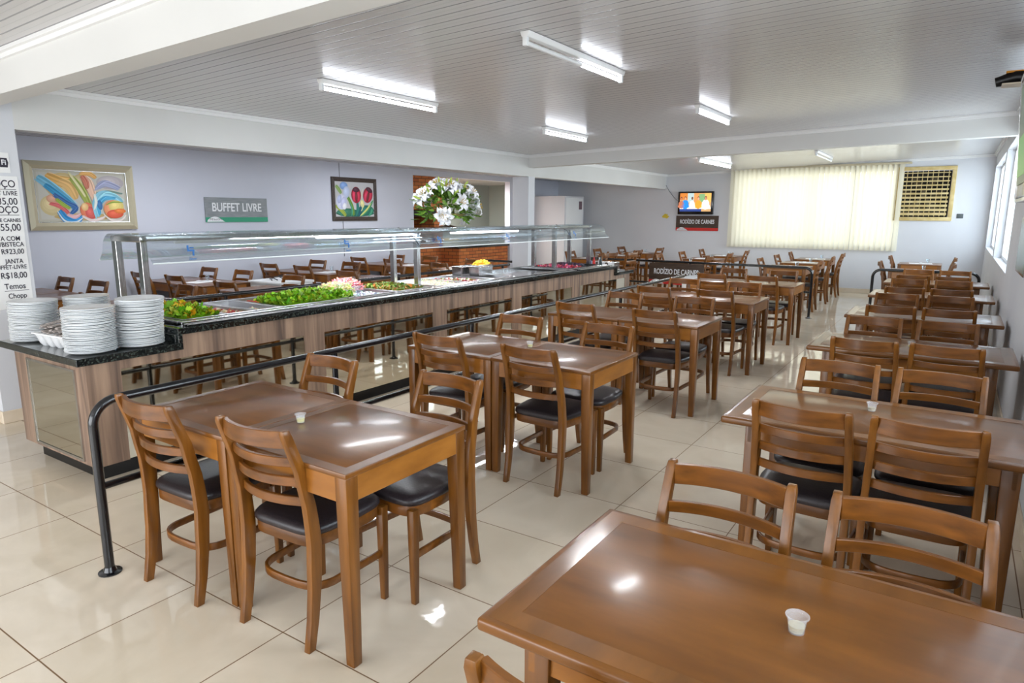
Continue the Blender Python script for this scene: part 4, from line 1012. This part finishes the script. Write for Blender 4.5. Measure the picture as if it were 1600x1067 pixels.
# price list and wifi notice on the near pillar
t = thing('price_list', 'tall white price list sheet with black text on the near left pillar', 'price list', (XP+.002, 0, 0))
b = MB(); b.box((0, 2.005, .90), (.002, 2.305, 1.92)); b.obj('sheet', 'paper', t, smooth=False)
rows = [('ALMOÇO', .068, 1.86, 1), ('BUFFET LIVRE', .042, 1.79, 0), ('R$35,00', .066, 1.728, 0), ('ALMOÇO', .066, 1.665, 1), ('RODÍZIO DE CARNES', .034, 1.585, 0), ('R$55,00', .068, 1.53, 0), ('JANTA COM', .044, 1.445, 0), ('C/BISTECA', .044, 1.40, 0), ('R$23,00', .05, 1.345, 0), ('JANTA', .044, 1.27, 0), ('BUFFET-LIVRE', .04, 1.225, 0), ('R$18,00', .058, 1.16, 0), ('Temos', .056, 1.075, 1), ('Chopp', .05, 1.0, 0)]
for txt, sz, z, ul in rows:
    ye = 2.29 if sz < .05 else 2.285
    text_mesh(txt, sz*1.12, 'ink', t, (.0032, ye-(.02 if txt in ('Temos', 'Chopp', 'JANTA', 'JANTA COM') else 0), z), ROT_PX, 'text_line', .0006, 'RIGHT', .82, .0005)
    if ul: b = MB(); b.box((.002, 2.12, z-sz*.62), (.0032, ye, z-sz*.56)); b.obj('underline', 'ink', t, smooth=False)
for z in (.955, 1.125, 1.305, 1.48, 1.62):
    pass
t = thing('wifi_notice', 'white Wi-Fi notice sticker on the near left pillar above the price list', 'notice', (XP+.002, 2.195, 2.02))
b = MB(); b.box((0, -.07, -.075), (.002, .07, .075)); b.obj('sheet', 'paper', t, smooth=False)
text_mesh('Wi', .06, 'ink', t, (.0032, -.03, .0), ROT_PX, 'lettering', .001, sx=.9); 
b = MB(); b.prism([(.005, -.035), (.055, -.035), (.062, 0), (.055, .035), (.005, .035), (-.002, 0)], 'x', .002, .0028); b.obj('badge', 'ink', t, smooth=False)
text_mesh('Fi', .055, 'white_ink', t, (.0034, .031, .0), ROT_PX, 'lettering', .001, sx=.9)

# ------------------------------------------------------------------ back wall things
t = thing('television', 'flat black television showing four seated people, on the back wall', 'television', (-5.37, YB-.02, 1.935))
b = MB(); b.box((-.43, -.07, -.27), (.43, .01, .27)); b.obj('casing', 'black_metal', t, bevel=.01)
b = MB(); sw, sh = .76, .43; y_ = -.0705
def q(u0, v0, u1, v1, col, l): b.box((-sw/2+u0*sw, y_-l, sh/2-v1*sh+.015), (-sw/2+u1*sw, y_, sh/2-v0*sh+.015), col=col)
q(0, 0, 1, 1, (190, 150, 100), .0005); q(0, 0, .25, .35, (200, 120, 50), .001); q(.25, 0, .45, .5, (170, 190, 190), .001); q(.45, 0, .62, .5, (206, 140, 80), .001); q(.6, .05, .8, .5, (120, 160, 110), .001); q(.8, 0, 1, .5, (214, 170, 90), .001)
q(0, .84, .7, 1, (40, 60, 120), .0012); q(0, .78, 1, .86, (236, 226, 220), .0014)
def scr_ell(u, v, ru, rv, col, l):
    n = 18; vs = [(-sw/2+(u+ru*math.cos(a))*sw, y_-l, sh/2-(v+rv*math.sin(a))*sh+.015) for a in [2*PI*k/n for k in range(n)]]; b.add(vs, [tuple(range(n))], 0, col)
for u, sc, body, skin in ((.18, 1.1, (40, 130, 220), (210, 150, 110)), (.40, .85, (240, 232, 226), (120, 80, 60)), (.6, 1.0, (238, 150, 50), (220, 160, 130)), (.83, 1.15, (246, 240, 236), (190, 130, 100)), (.05, .9, (180, 110, 80), (180, 110, 80))):
    scr_ell(u, .62, .1*sc, .24*sc, body, .0018); scr_ell(u, .72, .13*sc, .1, body, .002); scr_ell(u, .28, .035*sc, .1*sc, (70, 44, 34), .0022); scr_ell(u, .30, .028*sc, .075*sc, skin, .0026)
b.obj('screen', 'screen', t, smooth=False)
b = MB(); b.box((-.12, .01, -.06), (.12, .019, .06)); b.obj('wall_bracket', 'kick', t)
b = MB(); b.tube([(-.8-.02, .012, .50), (-.70, .012, .3), (-.55, .012, .12), (-.40, .01, .0)], .005, 6); b.obj('cable', 'cable', t)
# vertical blind
t = thing('vertical_blind', 'cream vertical slat blind covering the wide back window', 'window blind', (-2.82, YB-.06, 2.70))
b = MB(); b.box((-1.80, -.03, -.02), (1.86, .03, .02)); b.obj('headrail', mat('blind_headrail', (190, 178, 150), .4), t, bevel=.003)
slat_me = None; n = 35
for k in range(n):
    if slat_me is None:
        b = MB(); b.add([(-.054, .004, 0), (0, -.006, 0), (.054, .004, 0), (-.054, .004, -1.76), (0, -.006, -1.76), (.054, .004, -1.76)], [(0, 1, 4, 3), (1, 2, 5, 4)])
        slat_me = b.mesh('slat', 'blind', smooth=False)
    o = put('slat', slat_me, t, (-1.70+k*.1, -.0, -.02)); o.rotation_euler = (0, 0, math.radians(38+jit(7)))
b = MB(); b.tube([(-1.74, 0, -1.77), (1.74, 0, -1.77)], .004, 5); b.obj('bottom_chain', 'white_plastic', t)
# extractor fan with grille
t = thing('extractor_fan', 'square extractor fan grille with aged yellow frame high on the back wall', 'fan', (-.71, YB, 2.085))
w, h = 1.06, 1.07
b = MB()
for q_ in ((-w/2, -h/2, w/2, -h/2+.075), (-w/2, h/2-.075, w/2, h/2), (-w/2, -h/2+.075, -w/2+.075, h/2-.075), (w/2-.075, -h/2+.075, w/2, h/2-.075)): b.box((q_[0], -.035, q_[1]), (q_[2], 0, q_[3]))
b.obj('frame', 'fan_frame', t, bevel=.006)
for k in range(11):
    z = -.40+k*.081; b = MB(); hh = .052-.0035*k; b.box((-.43, -.03, z-hh/2), (.43, -.022, z+hh/2)); b.obj('louvre', 'fan_frame', t, bevel=.001, seg=1)
b = MB()
for k in range(10): x = -.40+k*.089; b.box((x-.006, -.018, -.45), (x+.006, -.012, .45))
b.obj('grid_bars', 'fan_frame', t, smooth=False)
b = MB(); b.box((-.45, .14, -.46), (.45, .15, .46)); b.obj('backing', 'dark', t, smooth=False)
b = MB()
for k in range(6):
    a = k*PI/3; rows = []
    for r in (.06, .2, .38): rows.append([(r*math.cos(a+d), .08+.03*d*4, r*math.sin(a+d)) for d in (-.22, 0, .22)])
    b.loft(rows, closed=False, caps=False)
b.tube([(0, .05, 0), (0, .12, 0)], .07, 16)
b.obj('fan_blades', mat('dusty_metal', (92, 82, 66), .6, .4), t)
b = MB(); b.box((-.10, YB-.012, 1.60), (.01, YB, 1.69)); tag(b.obj('wall_switch_box', mat('grey_plastic', (84, 90, 92), .5), bevel=.004), 'small dark grey switch box on the back wall right of the fan', 'switch')
# yellow stain, stickers
b = MB(); rr = random.Random(2)
b.prism([(-6.13+.10*math.cos(a)*rr.uniform(.5, 1), 1.62+.08*math.sin(a)*rr.uniform(.5, 1)) for a in [2*PI*k/14 for k in range(14)]], 'y', YB-.002, YB); tag(b.obj('wall_stain', mat('yellow_patch', (216, 190, 60), .7)), 'small yellow patch on the back wall left of the sign', 'stain')
# white cold-room box in the far left corner
t = thing('cold_cabinet', 'tall white cabinet in the far left corner beyond the pillar', 'cabinet', (-8.1, 14.5, 0))
b = MB(); b.box((-1.05, 0, 0), (0, 1.0, 2.10)); b.obj('cabinet_body', 'wall', t, bevel=.006)
b = MB(); b.box((0, .06, .05), (.012, .94, 2.06)); dd = b.obj('door', 'white_plastic', t, bevel=.004)
b = MB(); b.box((.012, .72, 1.78), (.014, .88, 1.98)); b.obj('notice', mat('dark_red_notice', (110, 86, 96), .5), dd, smooth=False)

# ------------------------------------------------------------------ kitchen seen through the opening
t = thing('brick_counter', 'low orange brick counter with black granite top in the kitchen opening', 'counter', (XL-.0, 11.78, 0))
b = MB(); b.box((-.58, 0, 0), (-.04, 1.93, .90)); b.obj('brick_base', 'brick', t, smooth=False)
b = MB(); b.box((-.62, -.06, .90), (0, 1.96, .945)); b.obj('granite_top', 'granite', t, bevel=.003)
t2 = thing('kitchen_tap', 'curved chrome tap on the brick counter', 'tap', (XL-.35, 13.35, .945))
b = MB(); b.tube([(0, 0, 0), (0, 0, .2), (.0, -.03, .26), (0, -.09, .28), (0, -.14, .25), (0, -.15, .2)], .012, 10); b.obj('spout', 'steel', t2)
b = MB(); b.tube([(0, .06, 0), (0, .06, .07), (.05, .06, .09)], .009, 8); b.obj('handle', 'steel', t2)
t = thing('brick_barbecue', 'orange brick barbecue with a dark hood behind the lilies', 'barbecue', (-10.6, 9.6, 0))
b = MB(); b.box((0, 0, 0), (.85, 2.25, 1.0)); b.box((0, 0, 1.0), (.15, 2.25, 2.46)); b.box((.15, 1.95, 1.0), (.85, 2.25, 2.46)); b.box((.15, 0, 1.75), (.85, 1.95, 2.46)); b.obj('brickwork', 'brick', t, smooth=False)
b = MB(); b.box((.05, .0, 1.6), (.88, 2.0, 1.72)); b.obj('hood_shelf', 'kick', t, bevel=.005)
b = MB(); b.box((.15, .0, 1.0), (.8, 1.95, 1.02)); b.obj('grill', 'dark', t, smooth=False)
area('kitchen_lamp', (-10.4, 12.6, 2.40), (0, 0, -1), 1.6, .6, 170, (1, .98, .94))
t = thing('kitchen_lamp_fitting', 'small bright lamp high in the kitchen opening', 'lamp', (-10.3, 11.75, 2.36))
b = MB(); b.lathe([(.001, -.06), (.045, -.045), (.055, 0), (.04, .03), (.001, .035)], n=20); b.obj('bulb', 'tube_on', t)
b = MB(); b.tube([(0, 0, .03), (0, 0, .2)], .008, 6); b.obj('cord', 'white_plastic', t)

# ------------------------------------------------------------------ white serving table behind the buffet, tongs on top
t = thing('serving_cabinet', 'small white serving cabinet behind the buffet with tongs on its top', 'cabinet', (-7.70, 5.38, 0))
b = MB(); b.box((0, 0, .05), (.62, .5, .76)); b.obj('cabinet_body', 'white_plastic', t, bevel=.004)
b = MB(); b.box((-.02, -.02, .76), (.64, .52, .79)); b.obj('cabinet_top', 'white_plastic', t, bevel=.006)
b = MB(); b.box((.62, .02, .08), (.632, .48, .74)); b.obj('door', 'white_plastic', t, bevel=.003)
for k in range(3):
    b = MB(); a = .3*k
    for s in (-1, 1): b.tube([(0, 0, .012), (.12, s*.02, .03), (.25, s*.035, .015)], .007, 6)
    o = b.obj('serving_tongs', 'kick'); o.location = (-7.52+.03*k, 5.55+.05*k, .79+.02*k); o.rotation_euler = (0, 0, a-.4)
    tag(o, '%s black serving tongs on the white cabinet' % ['lowest', 'middle', 'topmost'][k], 'tongs', 'serving tongs')
# white serving table near the cross railing
t = thing('white_serving_table', 'white covered serving table in front of the meat-service board', 'table', (-3.62, 11.25, 0))
b = MB(); b.box((-.24, -.22, .0), (.24, .22, .58)); b.obj('white_skirt', 'paper', t, bevel=.01)
b = MB(); b.box((-.26, -.24, .58), (.26, .24, .61)); b.obj('table_top', 'white_plastic', t, bevel=.004)

# wooden high chair
def high_chair(x, y, rz, label):
    t = thing('high_chair', label, 'high chair', (x, y, 0), rz, 'wooden folding high chairs')
    for s in (-1, 1):
        b = MB(); b.loft([[(s*.2-.015, ya-.02, z), (s*.2+.015, ya-.02, z), (s*.2+.015, ya+.02, z), (s*.2-.015, ya+.02, z)] for ya, z in ((-.28, 0), (-.12, .25), (.04, .5), (.16, .72))]); b.obj('leg', 'wood_v', t, bevel=.003)
        b = MB(); b.loft([[(s*.17-.015, ya-.02, z), (s*.17+.015, ya-.02, z), (s*.17+.015, ya+.02, z), (s*.17-.015, ya+.02, z)] for ya, z in ((.28, 0), (.12, .25), (-.04, .5), (-.12, .75), (-.18, 1.0))]); b.obj('leg', 'wood_v', t, bevel=.003)
    b = MB(); b.box((-.17, -.13, .52), (.17, .15, .54)); b.obj('seat', 'wood_h', t, bevel=.003)
    b = MB(); b.box((-.17, -.20, .90), (.17, -.17, .98)); b.box((-.17, -.17, .78), (.17, -.14, .84)); b.box((-.17, -.15, .66), (.17, -.12, .72)); b.obj('backrest', 'wood_h', t, bevel=.003)
    b = MB(); b.box((-.22, .1, .71), (.22, .28, .73)); b.obj('tray', 'wood_h', t, bevel=.004)
    return t
high_chair(-5.35, 10.75, PI/2+.2, 'wooden high chair with crossed legs just beyond the buffet end')
high_chair(-5.05, 11.25, PI/2-.1, 'wooden high chair nearer the cross railing, left of the hanging board')

# place settings on the back tables
def setting(x, y, rz, label, plate=True):
    t = thing('place_setting', label, 'place setting', (x, y, .7557), rz, 'paper place settings on the back tables')
    b = MB(); b.box((-.19, -.13, 0), (.19, .13, .002)); b.obj('paper_mat', 'paper', t, smooth=False)
    b = MB(); b.box((-.02, -.1, .002), (.03, .1, .012)); b.obj('cutlery_sleeve', 'white_plastic', t, bevel=.002, seg=1)
    b = MB(); b.lathe([(.02, .002), (.03, .08), (.031, .082), (.026, .082), (.018, .006)], (.12, .05, 0), 16); b.obj('tumbler', 'plastic_clear', t)
for cx, cn in COLS:
    for ry, rn in ROWY:
        setting(cx+.36, ry+.34, jit(.15), 'white paper setting and tumbler on the table %s, %s' % (rn, cn))
setting(-.56, 12.95, .1, 'white paper setting on the nearer table in the right back corner'); setting(-.57, 14.9, .1, 'white paper setting on the farther table in the right back corner')
for i, y in enumerate(LY[1:]):
    setting(-8.1 if i else -8.3, y+.34, jit(.2)+PI/2, 'white paper setting on the %s table of the picture-wall row' % ORD[i+1])

# ------------------------------------------------------------------ television + fan edge on the right wall
t = thing('television', 'edge of a silver-framed television on a bracket high on the right wall', 'television', (.243, 4.17, 2.045), math.radians(0))
t.rotation_euler = (0, math.radians(-4), 0)
b = MB(); b.box((-.03, -.50, -.31), (.03, .50, .31)); b.obj('casing', 'black_metal', t, bevel=.012)
b = MB(); b.box((-.034, -.44, -.24), (-.03, .44, .27), col=(46, 60, 40)); b.box((-.036, -.1, -.2), (-.034, .42, .0), col=(60, 110, 40)); b.obj('screen', 'screen', t, smooth=False)
b = MB()
for q_ in ((-.52, -.33, .52, -.31), (-.52, .31, .52, .33), (.50, -.31, .52, .31), (-.52, -.31, -.50, .31)): b.box((-.035, q_[0], q_[1]), (.035, q_[2], q_[3]))
b.obj('silver_edge', 'steel', t, bevel=.003)
b = MB(); b.box((.03, -.06, -.05), (.15, .06, .05)); b.obj('bracket', 'kick', t)
t = thing('wall_fan', 'black and orange tip of a wall fan blade at the upper right edge', 'fan', (.24, 6.5, 2.66))
b = MB(); b.tube([(.12, 0, 0), (-.02, 0, .01), (-.14, .0, -.02)], [.05, .05, .035], 12); b.obj('fan_head', 'kick', t)
b = MB(); b.box((-.10, -.12, -.055), (.10, .06, -.045)); b.obj('mount_plate', mat('cream_mount', (226, 216, 196), .5), t)
b = MB(); b.box((-.08, -.03, .04), (.1, .03, .055)); b.obj('orange_stripe', mat('orange_plastic', (220, 150, 40), .4), t)
t = thing('wall_frame', 'thin glass-fronted frame hanging low on the right wall at the picture edge', 'picture frame', (XR-.012, 6.55, 1.42))
b = MB(); b.box((-.006, -.42, -.22), (.012, .42, .22)); b.obj('frame', 'steel', t, bevel=.002)
b = MB(); b.box((-.008, -.40, -.20), (-.006, .40, .20)); b.obj('print', mat('green_grey_print', (120, 150, 140), .2), t, smooth=False)
